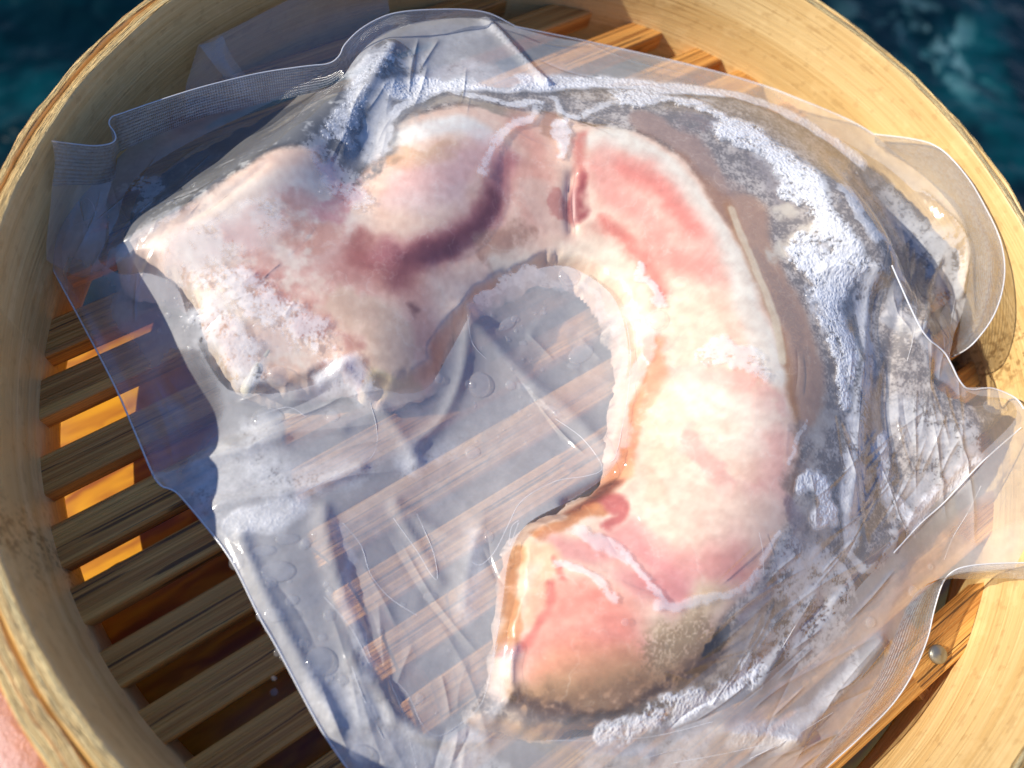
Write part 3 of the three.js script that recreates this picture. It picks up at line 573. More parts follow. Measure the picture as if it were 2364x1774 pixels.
F([[1500, 780], [1580, 760], [1620, 800]], 26, .4, { th: .45 });
F([[1350, 660], [1390, 720], [1400, 760], [1360, 860], [1345, 960]], 18, .26, { warp: .6, soft: .5 });
F([[1035, 655], [1080, 610], [1150, 595], [1220, 610], [1290, 640], [1330, 700]], 16, .42, { th: .44, warp: 1 });
F([[1340, 720], [1350, 800], [1340, 880], [1320, 960]], 12, .4, { th: .5, fine: .6 });
F([[1020, 670], [1060, 740], [1140, 830], [1240, 910], [1320, 990]], 24, .36, { soft: .9, warp: .3 });  // soft reflected sheen along the fold, painted in as whiteness of the film
F([[1110, 840], [1170, 880], [1210, 910]], 7, .5, { th: .5 });
F([[420, 700], [480, 740], [530, 790]], 50, .6, { th: .42 });
F([[440, 600], [560, 660], [700, 740]], 46, .5, { th: .56, fine: .5 });
F([[230, 560], [300, 505], [380, 455]], 12, .4, { th: .45, warp: .6 });
F([[560, 480], [470, 540], [400, 560]], 60, .3, { th: .4 });
F([[300, 450], [330, 400], [290, 400]], 34, .4, { th: .5, fine: .3 });
FG([[720, 280], [760, 220], [810, 130], [840, 110]], 34, .62, { th: .42, fine: .4 });
F([[690, 330], [720, 380], [760, 430]], 44, .4, { th: .5, fine: .6 });
F([[820, 180], [840, 250], [800, 320]], 46, .5, { th: .4 });
F([[700, 830], [760, 800], [790, 860], [800, 920], [700, 940]], 34, .66, { th: .34, warp: .8 });
F([[850, 920], [960, 930], [900, 980]], 44, .7, { th: .42 });
F([[560, 960], [660, 940], [780, 960], [700, 1020], [520, 1020], [460, 1060], [560, 1060]], 66, .62, { th: .36, warp: 1.2 });
F([[520, 1130], [560, 1260], [620, 1380], [690, 1510], [760, 1640]], 90, .36, { soft: .8, warp: .4 });
F([[640, 940], [800, 930], [960, 920], [1060, 900]], 110, .34, { soft: .9, warp: .6 });
F([[1150, 720], [1240, 800], [1280, 900]], 110, .3, { soft: .9 });
F([[860, 1640], [1100, 1650], [1400, 1640]], 70, .3, { soft: .9 });
F([[480, 1000], [500, 1060]], 40, .5, { th: .3 });
F([[500, 1140], [580, 1130], [640, 1110]], 40, .66, { th: .3 });
F([[530, 1200], [560, 1300], [610, 1400], [660, 1500], [720, 1600]], 44, .4, { soft: .9, warp: .6 });
F([[700, 1500], [800, 1600], [900, 1640], [1000, 1650]], 60, .55, { th: .35 });
F([[1020, 1160], [1010, 1250], [1000, 1320]], 30, .5, { soft: 1, warp: .4 });
F([[1080, 1420], [1050, 1520], [1020, 1560]], 34, .4, { soft: 1 });
F([[730, 1150], [740, 1300], [780, 1450]], 20, .5, { soft: .8 });
F([[1200, 60], [1060, 60], [950, 110]], 44, .44, { soft: .9 });
F([[1055, 60], [1110, 115], [1170, 175]], 8, .6, { warp: .1 });
F([[900, 130], [940, 150], [1000, 150], [1080, 170]], 40, .5, { th: .4 });
F([[1600, 1600], [1680, 1590], [1740, 1560]], 34, .7, { th: .25, warp: .4 });
F([[1840, 1420], [1800, 1480], [1730, 1560]], 28, .5, { th: .42 });
F([[1500, 1620], [1420, 1640], [1300, 1650]], 50, .55, { th: .4 });
F([[2100, 1150], [2160, 1120], [2200, 1060]], 60, .22, { soft: .9 });
F([[170, 600], [230, 720], [300, 870], [330, 1000]], 60, .1, { soft: .9 });
F([[380, 800], [420, 900], [400, 980]], 60, .12, { soft: .9 });
F([[280, 660], [330, 680], [380, 740]], 30, .34, { th: .4 });
for (let o = 0; o < NT; o++) if (frost[o] > 0.28) frost[o] = 0.28 + (frost[o] - 0.28) * clamp(0.55 + 0.9 * (0.4 * nm[o] + 0.3 * nf[o] + 0.3 * ns[o] - 0.3), 0.3, 1.1);
// finishing grain on the flesh: fine fibres and specks, matter of the surface
for (let o = 0; o < NT; o++) {
  const k = (nf[o] - 0.5) * 0.07 + (nm[o] - 0.5) * 0.05;
  const vx = (o % TN) / TN, vz = ((o / TN) | 0) / TN, vein = sst(0.035, 0, Math.abs(noise(0, vx * 3.1 + 0.15, vz * 3.1) - 0.5)) * 0.3 * nm[o] + sst(0.03, 0, Math.abs(noise(1, vx * 6.3, vz * 6.3 + 0.4) - 0.5)) * 0.22 * nf[o];
  rgb[o * 3] = lerp(rgb[o * 3], 250, vein); rgb[o * 3 + 1] = lerp(rgb[o * 3 + 1], 236, vein); rgb[o * 3 + 2] = lerp(rgb[o * 3 + 2], 222, vein);
  rgb[o * 3] *= 1 + k * 0.6; rgb[o * 3 + 1] *= 1 + k; rgb[o * 3 + 2] *= 1 + k * 1.1;
}
const wrk = new Float32Array(NT);
function wrinkle(line, w, amp) {
  const L = smoothLine(plan(line), 5), k = TN / TEXW, ww = w * px2R, pad = ww * 3, xs = L.map(p => p[0]), zs = L.map(p => p[1]);
  const i0 = Math.max(0, Math.floor((Math.min(...xs) - pad - G.x0) * k)), i1 = Math.min(TN - 1, Math.ceil((Math.max(...xs) + pad - G.x0) * k)), j0 = Math.max(0, Math.floor((Math.min(...zs) - pad - G.z0) * k)), j1 = Math.min(TN - 1, Math.ceil((Math.max(...zs) + pad - G.z0) * k));
  const a = L[0], b = L[L.length - 1], len = Math.hypot(b[0] - a[0], b[1] - a[1]);
  for (let j = j0; j <= j1; j++) for (let i = i0; i <= i1; i++) {
    const x = G.x0 + i / k, z = G.z0 + j / k, d = segDist(x, z, L) / ww; if (d > 3) continue;
    const e = Math.min(Math.hypot(x - a[0], z - a[1]), Math.hypot(x - b[0], z - b[1])) / (len * 0.5);
    wrk[j * TN + i] += amp * Math.exp(-Math.pow(d, 1.2)) * sst(0, 0.5, e);
  }
}
seed = 515;
const fan = (n, cx0, cy0, spread, dir, dspread, l0, l1, w = 4) => { for (let q = 0; q < n * 0.8; q++) { const x = cx0 + (rnd() - 0.5) * spread, y = cy0 + (rnd() - 0.5) * spread, a = dir + (rnd() - 0.5) * dspread, l = 1.5 * lerp(l0, l1, rnd() ** 1.6), b = (rnd() - 0.5) * 0.12 * l; wrinkle([[x, y], [x + Math.cos(a) * l * 0.5 - Math.sin(a) * b, y + Math.sin(a) * l * 0.5 + Math.cos(a) * b], [x + Math.cos(a) * l, y + Math.sin(a) * l]], w * (0.5 + rnd()), (rnd() < 0.7 ? 1 : -0.7) * (0.35 + 0.65 * rnd())); } };
fan(10, 330, 900, 260, 1.1, 0.6, 90, 220, 8); fan(16, 620, 1000, 300, -0.3, 0.5, 90, 240, 9); fan(15, 640, 1350, 260, 1.15, 0.35, 90, 280, 9); fan(12, 900, 1250, 300, 1.2, 0.5, 90, 240, 8); fan(10, 1000, 1500, 260, 1.7, 0.7, 60, 180, 7); fan(9, 1200, 800, 240, 0.8, 0.7, 60, 180, 8);
fan(30, 1930, 800, 260, 1.45, 0.5, 70, 260); fan(22, 2010, 960, 220, 2.2, 0.6, 60, 200); fan(22, 1980, 560, 180, 1.3, 0.8, 50, 180); fan(24, 1780, 1250, 320, 2.3, 0.5, 70, 260); fan(24, 1600, 1560, 360, -0.5, 0.6, 60, 240); fan(20, 1300, 130, 500, 0.2, 0.5, 60, 220); fan(8, 930, 110, 160, 1.9, 0.6, 40, 100, 7); fan(18, 250, 480, 220, 1.8, 1.0, 50, 150); fan(14, 420, 330, 260, 2.6, 0.6, 50, 160); fan(9, 790, 220, 120, 2.0, 0.4, 40, 100, 7);
fan(12, 1500, 900, 500, 1.2, 1.2, 40, 120, 7); fan(10, 600, 520, 300, 2.5, 0.8, 40, 120, 7); fan(8, 1350, 1330, 240, 0.6, 0.9, 40, 110, 6);
const sheetTex = (fn, srgb) => { const t = tex8(TN, TN, (x, y, c) => fn(y * TN + x, c), srgb); t.wrapS = t.wrapT = THREE.ClampToEdgeWrapping; return t; };
const fishMap = sheetTex((o, c) => { c[0] = rgb[o * 3]; c[1] = rgb[o * 3 + 1]; c[2] = rgb[o * 3 + 2]; }, true);
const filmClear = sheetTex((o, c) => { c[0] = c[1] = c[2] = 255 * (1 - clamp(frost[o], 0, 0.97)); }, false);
const filmMap = sheetTex((o, c) => { const k = (nf[o] - 0.5) * 30; c[0] = c[1] = c[2] = 248 + k * 0.3; }, true);
const wrinkleBump = sheetTex((o, c) => { c[0] = c[1] = c[2] = 255 * clamp(0.3 + 0.34 * wrk[o] + 0.12 * sst(0.42, 0.9, frost[o]) * (0.5 + ns[o])); }, false);
const filmBump = sheetTex((o, c) => { const f = clamp(frost[o]); c[0] = c[1] = c[2] = 255 * clamp(0.5 * sst(0.42, 0.9, f) + 0.3 * nm[o] * sst(0.42, 0.7, f) + ns[o] * 0.4 * gran[o]); }, false);

// ---------------------------------------------------------------- fish collar
const fish = thing('fish_collar', 'curved frozen fish collar with pink flesh and frosted grey skin', 'fish');
const fleshMat = new THREE.MeshPhysicalMaterial({ map: fishMap, roughness: 0.42, clearcoat: 0.25, clearcoatRoughness: 0.25, bumpMap: filmBump, bumpScale: 0.0001 });
const skinMat = new THREE.MeshPhysicalMaterial({ map: fishMap, roughness: 0.5, bumpMap: filmBump, bumpScale: 0.0003 });
{
  const W = G.nx + 1;
  for (let k = 0; k < sdFish.length; k++) { const x = (k % W) / G.nx, z = ((k / W) | 0) / G.nz; const d = (noise(2, x * 2.2, z * 2.2) - 0.5) * 0.026; sdFish[k] += d; if (sdFish[k] < 0.08) sdFlesh[k] += d * (1 - sst(0.04, 0.08, sdFish[k])); }
  const Y = H.map((h, k) => lerp(0.012, Math.max(0.013, h - 0.009), Math.sqrt(sst(-0.001, 0.032, sdFish[k]))));
  const both = sdFish.map((s, k) => Math.min(s, sdFlesh[k])), rest = sdFish.map((s, k) => Math.min(s, -sdFlesh[k]));
  part('flesh', cutMesh(Y, both), fleshMat, fish);
  part('skin', cutMesh(Y, rest), skinMat, fish, 'grey brown skin mottled with white frost');
}
// pale bones showing at the ragged end
function rod(p, q, r0, r1, seg = 10) {
  const a = V3(p), b = V3(q), d = b.clone().sub(a), L = d.length(), pts = [];
  for (let k = 0; k <= 10; k++) { const t = k / 10, e = Math.sqrt(Math.max(0.0004, 1 - Math.pow(Math.abs(t * 2 - 1), 5))); pts.push(new THREE.Vector2(lerp(r0, r1, t) * e, t * L)); }
  const g = new THREE.LatheGeometry(pts, seg); g.applyQuaternion(new THREE.Quaternion().setFromUnitVectors(new THREE.Vector3(0, 1, 0), d.normalize())); g.translate(a.x, a.y, a.z); return g;
}
const boneMat = new THREE.MeshPhysicalMaterial({ color: new THREE.Color(lin(232), lin(224), lin(200)), roughness: 0.35, clearcoat: 0.4 });
const film3 = (x, y, dy) => { const p = onFilm(x, y, H); p[1] = sample(H, p[0], p[2]) + dy; return p; };
for (const [a, b, r0, r1] of [[[604, 712], [560, 775], .0008, .0014], [[562, 770], [524, 850], .0014, .0019]])
  part('bone', rod(film3(...a, -0.016), film3(...b, -0.02), r0, r1), boneMat, fish);
// rime: loose ice grains on the skin, too many to count
{
  seed = 991; const g = new THREE.IcosahedronGeometry(1, 0), spots = [];
  let tries = 0;
  while (spots.length < 5200 && tries++ < 400000) {
    const x = G.x0 + rnd() * 2.02, z = G.z0 + rnd() * 1.85, i = Math.floor((x - G.x0) / TEXW * TN), j = Math.floor((z - G.z0) / TEXW * TN);
    if (gran[j * TN + i] > 0.35 + rnd() * 0.5 && sample(sdFish, x, z) > 0.02) spots.push([x, z]);
  }
  const im = new THREE.InstancedMesh(g, new THREE.MeshPhysicalMaterial({ color: new THREE.Color(0.82, 0.82, 0.82), roughness: 0.3, clearcoat: 0.4 }), spots.length);
  const m = new THREE.Matrix4(), q = new THREE.Quaternion(), e = new THREE.Euler();
  spots.forEach(([x, z], k) => { const s = 0.00012 + 0.0003 * rnd() ** 2; e.set(rnd() * 6, rnd() * 6, rnd() * 6); q.setFromEuler(e); m.compose(V3([x, sample(H, x, z) - 0.005, z]), q, new THREE.Vector3(s, s * (0.6 + rnd() * 0.6), s)); im.setMatrixAt(k, m); });
  im.name = 'frost_grains'; im.userData = { kind: 'stuff', label: 'loose white ice grains frozen on the skin' }; im.castShadow = im.receiveShadow = true; fish.add(im);
}

// ---------------------------------------------------------------- vacuum bag
const bag = thing('vacuum_bag', 'large clear frosted vacuum bag wrapped tight round the frozen fish', 'plastic bag');
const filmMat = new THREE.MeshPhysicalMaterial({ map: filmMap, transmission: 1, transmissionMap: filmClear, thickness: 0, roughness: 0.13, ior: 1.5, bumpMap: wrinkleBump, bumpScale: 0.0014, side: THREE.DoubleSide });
const underMat = new THREE.MeshPhysicalMaterial({ color: new THREE.Color(0.97, 0.97, 0.98), transmission: 0.95, thickness: 0, roughness: 0.2, side: THREE.DoubleSide });
{
  const W = G.nx + 1;
  const Y = H.map((h, k) => {                       // pinch to the lower film along the rim, small slack folds elsewhere
    const x = G.x0 + (k % W) * G.dx, z = G.z0 + ((k / W) | 0) * G.dx, out = sst(0.0, 0.05, -sdFish[k]);
    const r1 = Math.abs(noise(0, x * 0.9 + z * 0.5, z * 0.9 - x * 0.3) - 0.5), r2 = Math.abs(noise(1, x * 1.7 - z * 0.6, z * 1.2 + x) - 0.5);
    return h + out * (0.0012 * sst(0.25, 0, r1)) * sst(0, 0.04, sdBag[k]) ;
  });
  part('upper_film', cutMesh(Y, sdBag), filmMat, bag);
  H.set(Y);
  const low = H.map(() => 0.006), Sb = sdBag.map(s => s - 0.004);
  for (let k = 0; k < low.length; k++) { const x = G.x0 + (k % W) * G.dx, z = G.z0 + ((k / W) | 0) * G.dx; Sb[k] = Math.min(Sb[k], 0.955 - Math.hypot(x, z)); }
  part('lower_film', cutMesh(low, Sb), underMat, bag);
}
// ribbed seals: strips lofted between two edges
const ribTex = tex8(256, 256, (x, y, c) => { const u = x / 256 * 40, v = y / 256 * 12; const n = 255 * (0.5 + 0.28 * Math.sin(v * Math.PI * 2) + 0.18 * Math.sin(u * Math.PI * 2 + Math.sin(v * 6.28))); c[0] = c[1] = c[2] = n; }, false);
const ribClear = tex8(256, 256, (x, y, c) => { const v = y / 256 * 12, u = x / 256 * 40; const n = 255 * clamp(0.7 - 0.1 * Math.max(0, Math.sin(v * 6.283)) - 0.08 * Math.sin(u * 6.283) + (noise(2, x / 256, y / 256) - 0.5) * 0.2); c[0] = c[1] = c[2] = n; }, false);
const ribMat = new THREE.MeshPhysicalMaterial({ color: new THREE.Color(0.95, 0.95, 0.96), transmission: 1, transmissionMap: ribClear, thickness: 0, roughness: 0.22, bumpMap: ribTex, bumpScale: 0.0006, side: THREE.DoubleSide });
const plainMat = new THREE.MeshPhysicalMaterial({ color: new THREE.Color(0.95, 0.95, 0.96), transmission: 0.86, thickness: 0, roughness: 0.18, side: THREE.DoubleSide });
function loft(rows, nu, nv, uLen, vLen) {           // rows of [vx, vy, h] -> smooth sheet
  const R3 = rows.map(r => smoothLine(r.map(p => at(p[0], p[1], p[2])), nu)), cols = R3[0].length, pos = [], uv = [], idx = [];
  const all = [];
  for (let c = 0; c < cols; c++) all.push(smoothLine(R3.map(r => r[Math.min(c, r.length - 1)]), nv));
  const m = all[0].length;
  all.forEach((col, i) => col.forEach((p, j) => { pos.push(p[0] * R, p[1] * R, p[2] * R); uv.push(i / cols * uLen, j / (m - 1) * vLen); }));
  for (let i = 0; i + 1 < cols; i++) for (let j = 0; j + 1 < m; j++) { const a = i * m + j; idx.push(a, a + 1, a + m, a + m, a + 1, a + m + 1); }
  return geom(pos, idx, uv);
}
const edgeMat = new THREE.MeshPhysicalMaterial({ color: new THREE.Color(0.9, 0.91, 0.93), transmission: 0.35, thickness: 0, roughness: 0.25 });
function cord(points3, r, name, parent, mat = edgeMat) {
  const c = new THREE.CatmullRomCurve3(points3.map(V3)); return part(name, new THREE.TubeGeometry(c, points3.length * 5, r, 5), mat, parent);
}
{
  const top = [[112, 305, .2], [150, 310, .2], [200, 315, .2], [235, 311, .2], [249, 301, .2], [246, 285, .2], [235, 268, .2], [241, 253, .195], [262, 245, .19], [340, 218, .19], [440, 187, .19], [560, 158, .185], [660, 143, .185], [710, 137, .185], [733, 120, .19], [745, 96, .195], [780, 62, .2], [830, 35, .2], [880, 24, .2], [950, 20, .19], [1010, 21, .18], [1060, 30, .17], [1112, 56, .15]];
  const mid = [[118, 350, .16], [152, 354, .16], [202, 357, .16], [237, 352, .16], [248, 342, .16], [247, 325, .16], [243, 300, .16], [250, 290, .15], [268, 283, .15], [345, 253, .15], [445, 219, .15], [565, 190, .15], [660, 174, .155], [708, 165, .16], [735, 147, .17], [754, 120, .18], [788, 82, .19], [838, 53, .19], [886, 39, .19], [950, 33, .18], [1008, 32, .17], [1060, 38, .16], [1112, 57, .15]];
  const bot = [[112, 402, .12], [155, 400, .12], [205, 400, .12], [240, 392, .12], [250, 380, .12], [250, 362, .12], [250, 342, .12], [257, 330, .11], [274, 321, .11], [350, 288, .11], [450, 251, .11], [570, 223, .115], [660, 204, .13], [706, 193, .14], [738, 170, .155], [764, 132, .17], [798, 95, .18], [848, 66, .18], [895, 52, .18], [950, 43, .17], [1006, 39, .16], [1060, 45, .155], [1112, 59, .15]];
  const s = part('seal_strip', loft([top, mid, bot], 6, 6, 12, 1), ribMat, bag, 'ribbed upright seal strip with an S fold');
  cord(smoothLine(top.map(p => at(...p)), 3), 0.00016, 'edge', s);
  const wing = loft([[[112, 400, .12], [160, 399, .12], [205, 400, .12], [242, 390, .12]], [[108, 450, .1], [150, 470, .11], [190, 480, .11], [225, 455, .1]], [[100, 520, .09], [140, 545, .08], [175, 560, .09], [205, 545, .1]], [[100, 562, .06], [140, 585, .06], [180, 600, .06], [210, 580, .08]]], 8, 8, 1, 1);
  part('corner_flap', wing, plainMat, bag);
  const o2 = [[1890, 290, .12], [2010, 310, .15], [2080, 370, .17], [2130, 450, .19], [2163, 525, .2], [2170, 600, .2], [2148, 680, .19], [2100, 745, .16], [2056, 772, .1]];
  const m2 = [[1890, 300, .12], [1990, 345, .15], [2058, 408, .18], [2105, 475, .2], [2130, 540, .21], [2132, 610, .21], [2112, 690, .18], [2080, 740, .15], [2054, 768, .1]];
  const i2 = [[1890, 310, .1], [1970, 360, .1], [2040, 425, .1], [2082, 490, .09], [2092, 550, .09], [2088, 620, .09], [2076, 690, .08], [2062, 730, .08], [2052, 765, .08]];
  const t = part('seal_strip', loft([o2, m2, i2], 8, 8, 10, 2), ribMat, bag, 'ribbed bulging bag end leaning on the sunlit bamboo wall');
  cord(smoothLine(o2.map(p => at(...p)), 3), 0.0002, 'edge', t);
  const o3 = [[2235, 1216, .14], [2150, 1218, .13], [2090, 1224, .12], [2058, 1236, .11], [2036, 1262, .09], [2018, 1320, .07], [2004, 1380, .06], [1975, 1450, .06], [1930, 1520, .05], [1862, 1590, .05], [1790, 1655, .04], [1720, 1720, .04]];
  const i3 = [[2235, 1252, .1], [2150, 1250, .1], [2090, 1252, .1], [2048, 1252, .1], [1986, 1275, .09], [1947, 1340, .075], [1924, 1400, .065], [1894, 1470, .06], [1848, 1540, .055], [1788, 1612, .05], [1728, 1682, .04], [1650, 1760, .04]];
  const m3 = o3.map((p, k) => [(p[0] + i3[k][0]) / 2, (p[1] + i3[k][1]) / 2, Math.max(p[2], i3[k][2]) + 0.012]);
  const u = part('seal_strip', loft([o3, m3, i3], 6, 6, 9, 1.2), ribMat, bag, 'ribbed twisted seal strip beside the nailed slat');
  cord(smoothLine(o3.map(p => at(...p)), 3), 0.0002, 'edge', u);
  // the rim of the film and the contact lines where it lifts off what lies below
  const line = (pts, r = 0.00011, dy = 0.002, name = 'crease') => cord(smoothLine(pts.map(p => film3(p[0], p[1], dy)), 3), r, name, bag);
  line([[103, 560], [130, 612], [200, 742], [255, 850], [298, 950], [340, 1042], [380, 1064], [440, 1132], [500, 1212], [560, 1332], [600, 1402], [690, 1570], [750, 1660]], 0.00022, 0.001, 'rim');
  line([[1112, 58], [1300, 97], [1500, 143], [1640, 182], [1720, 212], [1830, 258], [1890, 292]], 0.0002, 0.001, 'rim');
  line([[1925, 575], [1990, 715], [2040, 765], [2083, 838], [2140, 840], [2190, 860], [2210, 885]], 0.00024, 0.003, 'rim');
  line([[2205, 925], [2120, 1000], [2040, 1085], [1990, 1130], [1930, 1195]], 0.0002);
  for (const l of [
    [[1352, 690], [1362, 760], [1358, 840], [1345, 920], [1330, 985], [1318, 998]], [[1010, 680], [1020, 740], [1050, 775]], [[1200, 905], [1250, 940], [1285, 980], [1300, 1015], [1260, 1030], [1200, 1040], [1130, 1080], [1100, 1130], [1070, 1190], [1040, 1220], [1020, 1215]],
    [[800, 870], [815, 940], [800, 990], [740, 1020], [660, 1060], [580, 1090], [500, 1110]], [[850, 1120], [900, 1190], [930, 1240], [945, 1250], [935, 1190], [900, 1110]], [[740, 1130], [780, 1180], [800, 1240], [840, 1290], [900, 1330]], [[1075, 1390], [1060, 1450], [1040, 1520], [1000, 1560], [950, 1590], [915, 1570], [880, 1500], [840, 1460], [800, 1420], [790, 1370]],
    [[840, 1470], [870, 1540], [890, 1620], [900, 1660]], [[1120, 1130], [1100, 1180], [1105, 1140], [1120, 1125]], [[1080, 1340], [1065, 1420]], [[1650, 1240], [1648, 1190], [1640, 1150]], [[2120, 1050], [2090, 1110], [2060, 1160], [2040, 1210]], [[1620, 1640], [1700, 1600], [1800, 1540]], [[1450, 1650], [1560, 1630], [1650, 1610]],
    [[1180, 1600], [1300, 1600], [1420, 1590], [1540, 1560]], [[1390, 1640], [1480, 1620], [1530, 1650]], [[110, 430], [140, 420], [190, 430], [205, 460], [200, 490]], [[1750, 1300], [1720, 1350], [1690, 1400]], [[1980, 640], [1975, 720], [1960, 780]], [[2065, 640], [2055, 700], [2050, 760]],
    [[760, 1440], [790, 1520], [830, 1600]], [[700, 1290], [760, 1360], [800, 1440]], [[555, 900], [620, 880], [660, 900]],
  ]) line(l, 0.00004 + 0.00003 * rnd(), -0.0002);
  // water drops and air bubbles caught in the film
  const dropGeo = new THREE.SphereGeometry(1, 20, 12, 0, Math.PI * 2, 0, Math.PI * 0.55), dropMat = new THREE.MeshPhysicalMaterial({ color: 0xffffff, transmission: 0.93, thickness: 0, ior: 1.33, roughness: 0.06, side: THREE.DoubleSide });
  const drop = (x, y, r, k = 1, turn = 0) => {
    const p = film3(x, y, 0.0005), e = 0.01, nx = sample(H, p[0] - e, p[2]) - sample(H, p[0] + e, p[2]), nz = sample(H, p[0], p[2] - e) - sample(H, p[0], p[2] + e);
    const m = part('water_drop', dropGeo, dropMat, bag); m.position.copy(V3(p)); const s = r * px2R * R;
    m.scale.set(s * k, s * 0.42, s); m.quaternion.setFromUnitVectors(new THREE.Vector3(0, 1, 0), new THREE.Vector3(nx, 2 * e, nz).normalize()); m.rotateY(turn);
  };
  for (const d of [[1035, 832, 26, .85], [1228, 597, 22], [1418, 690, 22, .9], [1095, 700, 10, 2.4, .7], [600, 815, 20], [576, 905, 22, 1.3], [718, 900, 12], [690, 1430, 24], [598, 1235, 18, 1.5], [590, 1330, 12, 1.6], [655, 1390, 8], [712, 1280, 9, .7], [710, 1330, 10], [1880, 1345, 11], [1972, 1278, 12], [512, 1214, 15], [560, 1330, 9, .6], [600, 1410, 7], [775, 1640, 22], [1112, 690, 8], [1130, 742, 6, 1.5], [1102, 833, 10], [1255, 765, 18, 1.6, .5], [1240, 790, 8, 1.8], [950, 820, 10], [1012, 830, 8], [1020, 978, 14], [1055, 1160, 12, .7], [855, 205, 14], [830, 140, 8], [1665, 330, 7], [1940, 490, 8], [570, 1190, 10, 2], [620, 1165, 10, 2], [740, 1470, 8], [930, 1290, 9, 1.5], [905, 1510, 9, .7], [2010, 1225, 7], [1350, 1345, 7], [2150, 880, 18, 1.8]]) drop(...d);
  seed = 77;
  const scatter = (n, x0, y0, x1, y1, r0, r1) => { for (let k = 0; k < n; k++) drop(lerp(x0, x1, rnd()), lerp(y0, y1, rnd()), lerp(r0, r1, rnd() ** 2), 0.8 + rnd() * 0.5, rnd() * 3); };
  scatter(26, 330, 570, 450, 720, 2.5, 6); scatter(22, 400, 690, 580, 770, 2.5, 6); scatter(22, 290, 390, 460, 470, 2.5, 6); scatter(18, 690, 350, 800, 440, 2.5, 6); scatter(24, 1030, 640, 1180, 800, 2, 4.5); scatter(14, 560, 1150, 720, 1500, 3, 9); scatter(12, 1000, 820, 1200, 960, 2, 5); scatter(14, 850, 90, 1010, 170, 2.5, 6); scatter(14, 1800, 600, 1990, 900, 2, 5); scatter(10, 740, 1300, 1000, 1600, 2, 6); scatter(14, 1650, 300, 1900, 440, 2.5, 6);
}

// ---------------------------------------------------------------- second bag lying under the seal, in the shade of the far wall
{
  const b2 = thing('vacuum_bag', 'smaller flat clear plastic bag lying against the shaded bamboo wall', 'plastic bag');
  const rows = [[[428, 96, .14], [500, 62, .13], [610, 6, .12], [730, -50, .11], [840, -90, .1]], [[412, 150, .1], [480, 130, .1], [610, 80, .08], [730, 30, .07], [838, 0, .06]], [[400, 195, .07], [480, 185, .07], [620, 140, .05], [760, 95, .045], [850, 50, .04]], [[402, 255, .05], [490, 240, .05], [640, 205, .04], [770, 160, .035], [880, 110, .03]]];
  part('sheet', loft(rows, 10, 8, 4, 1), plainMat, b2);
  const f = [[[430, 98, .15], [462, 88, .15], [480, 76, .15]], [[470, 150, .13], [490, 140, .14], [506, 130, .12]], [[520, 210, .09], [538, 200, .1], [556, 190, .08]]];
  part('fold', loft(f, 6, 6, 1, 1), plainMat, b2);
}

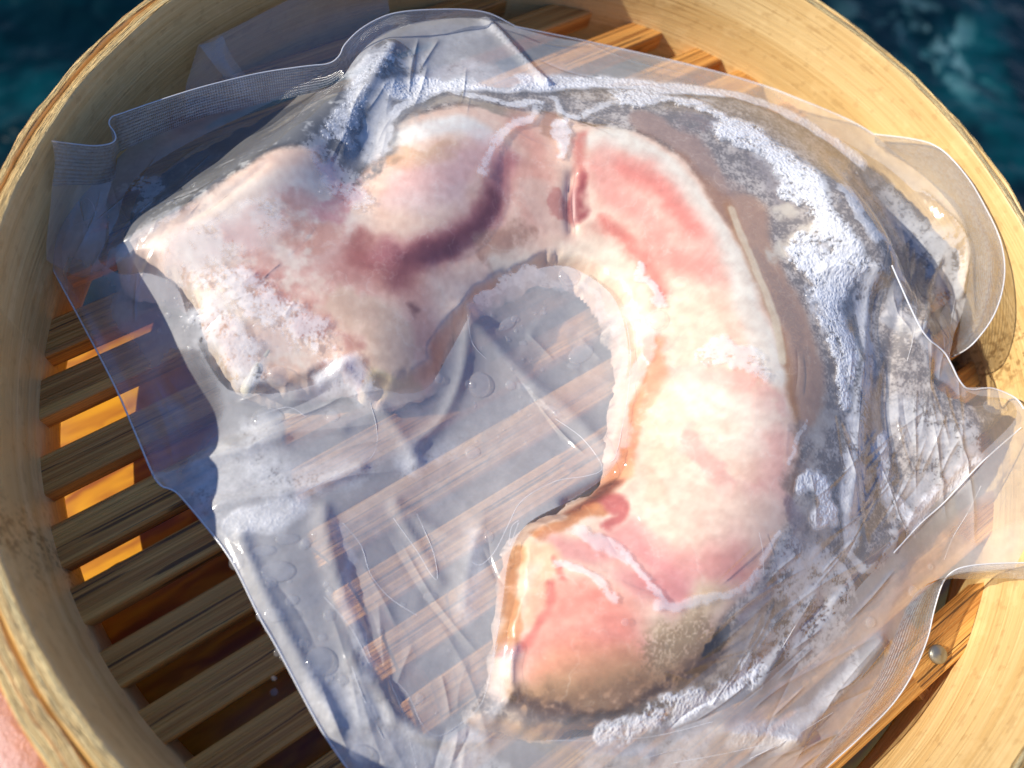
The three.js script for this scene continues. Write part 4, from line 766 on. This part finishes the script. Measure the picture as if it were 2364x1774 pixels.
// ---------------------------------------------------------------- hand holding the outer wall
{
  const bones = [], J = (th, r, y) => [r * Math.cos(th), y, r * Math.sin(th)];
  const chain = (pts, rr) => { for (let k = 0; k + 1 < pts.length; k++) bones.push([pts[k], pts[k + 1], rr[k], rr[k + 1]]); };
  // th: angle round the basket; the palm lies against the wall, the fingers run along it
  const palm = [[2.05, 1.22, .1], [1.99, 1.22, -.03], [1.97, 1.22, -.16], [1.99, 1.23, -.28]];
  const knuckle = [[2.26, 1.19, .07], [2.28, 1.19, -.06], [2.26, 1.19, -.19], [2.22, 1.2, -.3]];
  const wrist = J(1.58, 1.42, -.12), arm = J(1.22, 3.0, -.4);
  for (let k = 0; k < 4; k++) { chain([wrist, J(...palm[k]), J(...knuckle[k])], [.15, .115, .085]); }
  chain([arm, wrist], [.3, .17]);
  const F4 = [[.24, .17, .12], [.26, .19, .13], [.24, .18, .12], [.18, .13, .1]];
  for (let k = 0; k < 4; k++) {
    const [t0, , y] = knuckle[k]; let t = t0; const pts = [J(...knuckle[k])], rr = [.08];
    F4[k].forEach((d, s) => { t += d * 0.9; pts.push(J(t, 1.135 + (s === 0 ? .012 : 0), y + (s + 1) * 0.004)); rr.push([.072, .066, .056][s] * (k === 3 ? .86 : 1)); });
    chain(pts, rr);
  }
  chain([J(1.83, 1.32, .0), J(2.0, 1.24, .13), J(2.14, 1.18, .16), J(2.28, 1.15, .17)], [.14, .105, .08, .062]);
  const lo = [-1.4, -1.0, .1], size = 3.1, N = 140;
  const mc = new MarchingCubes(N, new THREE.MeshStandardMaterial(), false, false, 200000); mc.isolation = 0;
  for (let z = 0; z < N; z++) for (let y = 0; y < N; y++) for (let x = 0; x < N; x++) {
    const p = [lo[0] + x / N * size, lo[1] + y / N * size, lo[2] + z / N * size]; let d = 1e9;
    for (const [a, b, ra, rb] of bones) {
      const ab = [b[0] - a[0], b[1] - a[1], b[2] - a[2]], ap = [p[0] - a[0], p[1] - a[1], p[2] - a[2]], t = clamp((ap[0] * ab[0] + ap[1] * ab[1] + ap[2] * ab[2]) / (ab[0] ** 2 + ab[1] ** 2 + ab[2] ** 2));
      const e = Math.hypot(ap[0] - ab[0] * t, ap[1] - ab[1] * t, ap[2] - ab[2] * t) - lerp(ra, rb, t);
      const k = 0.022, h = clamp(0.5 + 0.5 * (d - e) / k); d = d > 1e8 ? e : lerp(d, e, h) - k * h * (1 - h);
    }
    mc.field[z * N * N + y * N + x] = -d;
  }
  mc.update();
  const pos = [], uv = [];
  for (let k = 0; k < mc.count * 3; k += 3) {
    const q = [0, 1, 2].map(c => lo[c] + (mc.positionArray[k + c] + 1) / 2 * size); pos.push(q[0] * R, q[1] * R, q[2] * R); uv.push((q[0] + q[1] * 0.6) * 3, (q[2] + q[1] * 0.5) * 3);
  }
  const g = new THREE.BufferGeometry();
  g.setAttribute('position', new THREE.Float32BufferAttribute(pos, 3)); g.setAttribute('normal', new THREE.Float32BufferAttribute(Array.from(mc.normalArray.slice(0, mc.count * 3)), 3)); g.setAttribute('uv', new THREE.Float32BufferAttribute(uv, 2));
  g.computeVertexNormals();
  const skin = tex8(512, 512, (x, y, c) => { const n = noise(2, x / 512 * 2, y / 512 * 2), m = noise(0, x / 512, y / 512); mixc([242, 192, 178], [248, 208, 196], clamp(n * 0.5 + m * 0.5), c); });
  const skinB = tex8(512, 512, (x, y, c) => { const n = Math.abs(noise(3, x / 512 * 2, y / 512 * 2) - 0.5) * 2; c[0] = c[1] = c[2] = 255 * sst(0, 0.35, n); }, false);
  const m = part('hand', g, new THREE.MeshPhysicalMaterial({ map: skin, roughness: 0.5, bumpMap: skinB, bumpScale: 0.0002 }), scene); m.name = 'hand';
  m.userData = { label: 'bare hand gripping the outside of the bamboo steamer wall', category: 'hand' };
}
renderer.render(scene, camera);
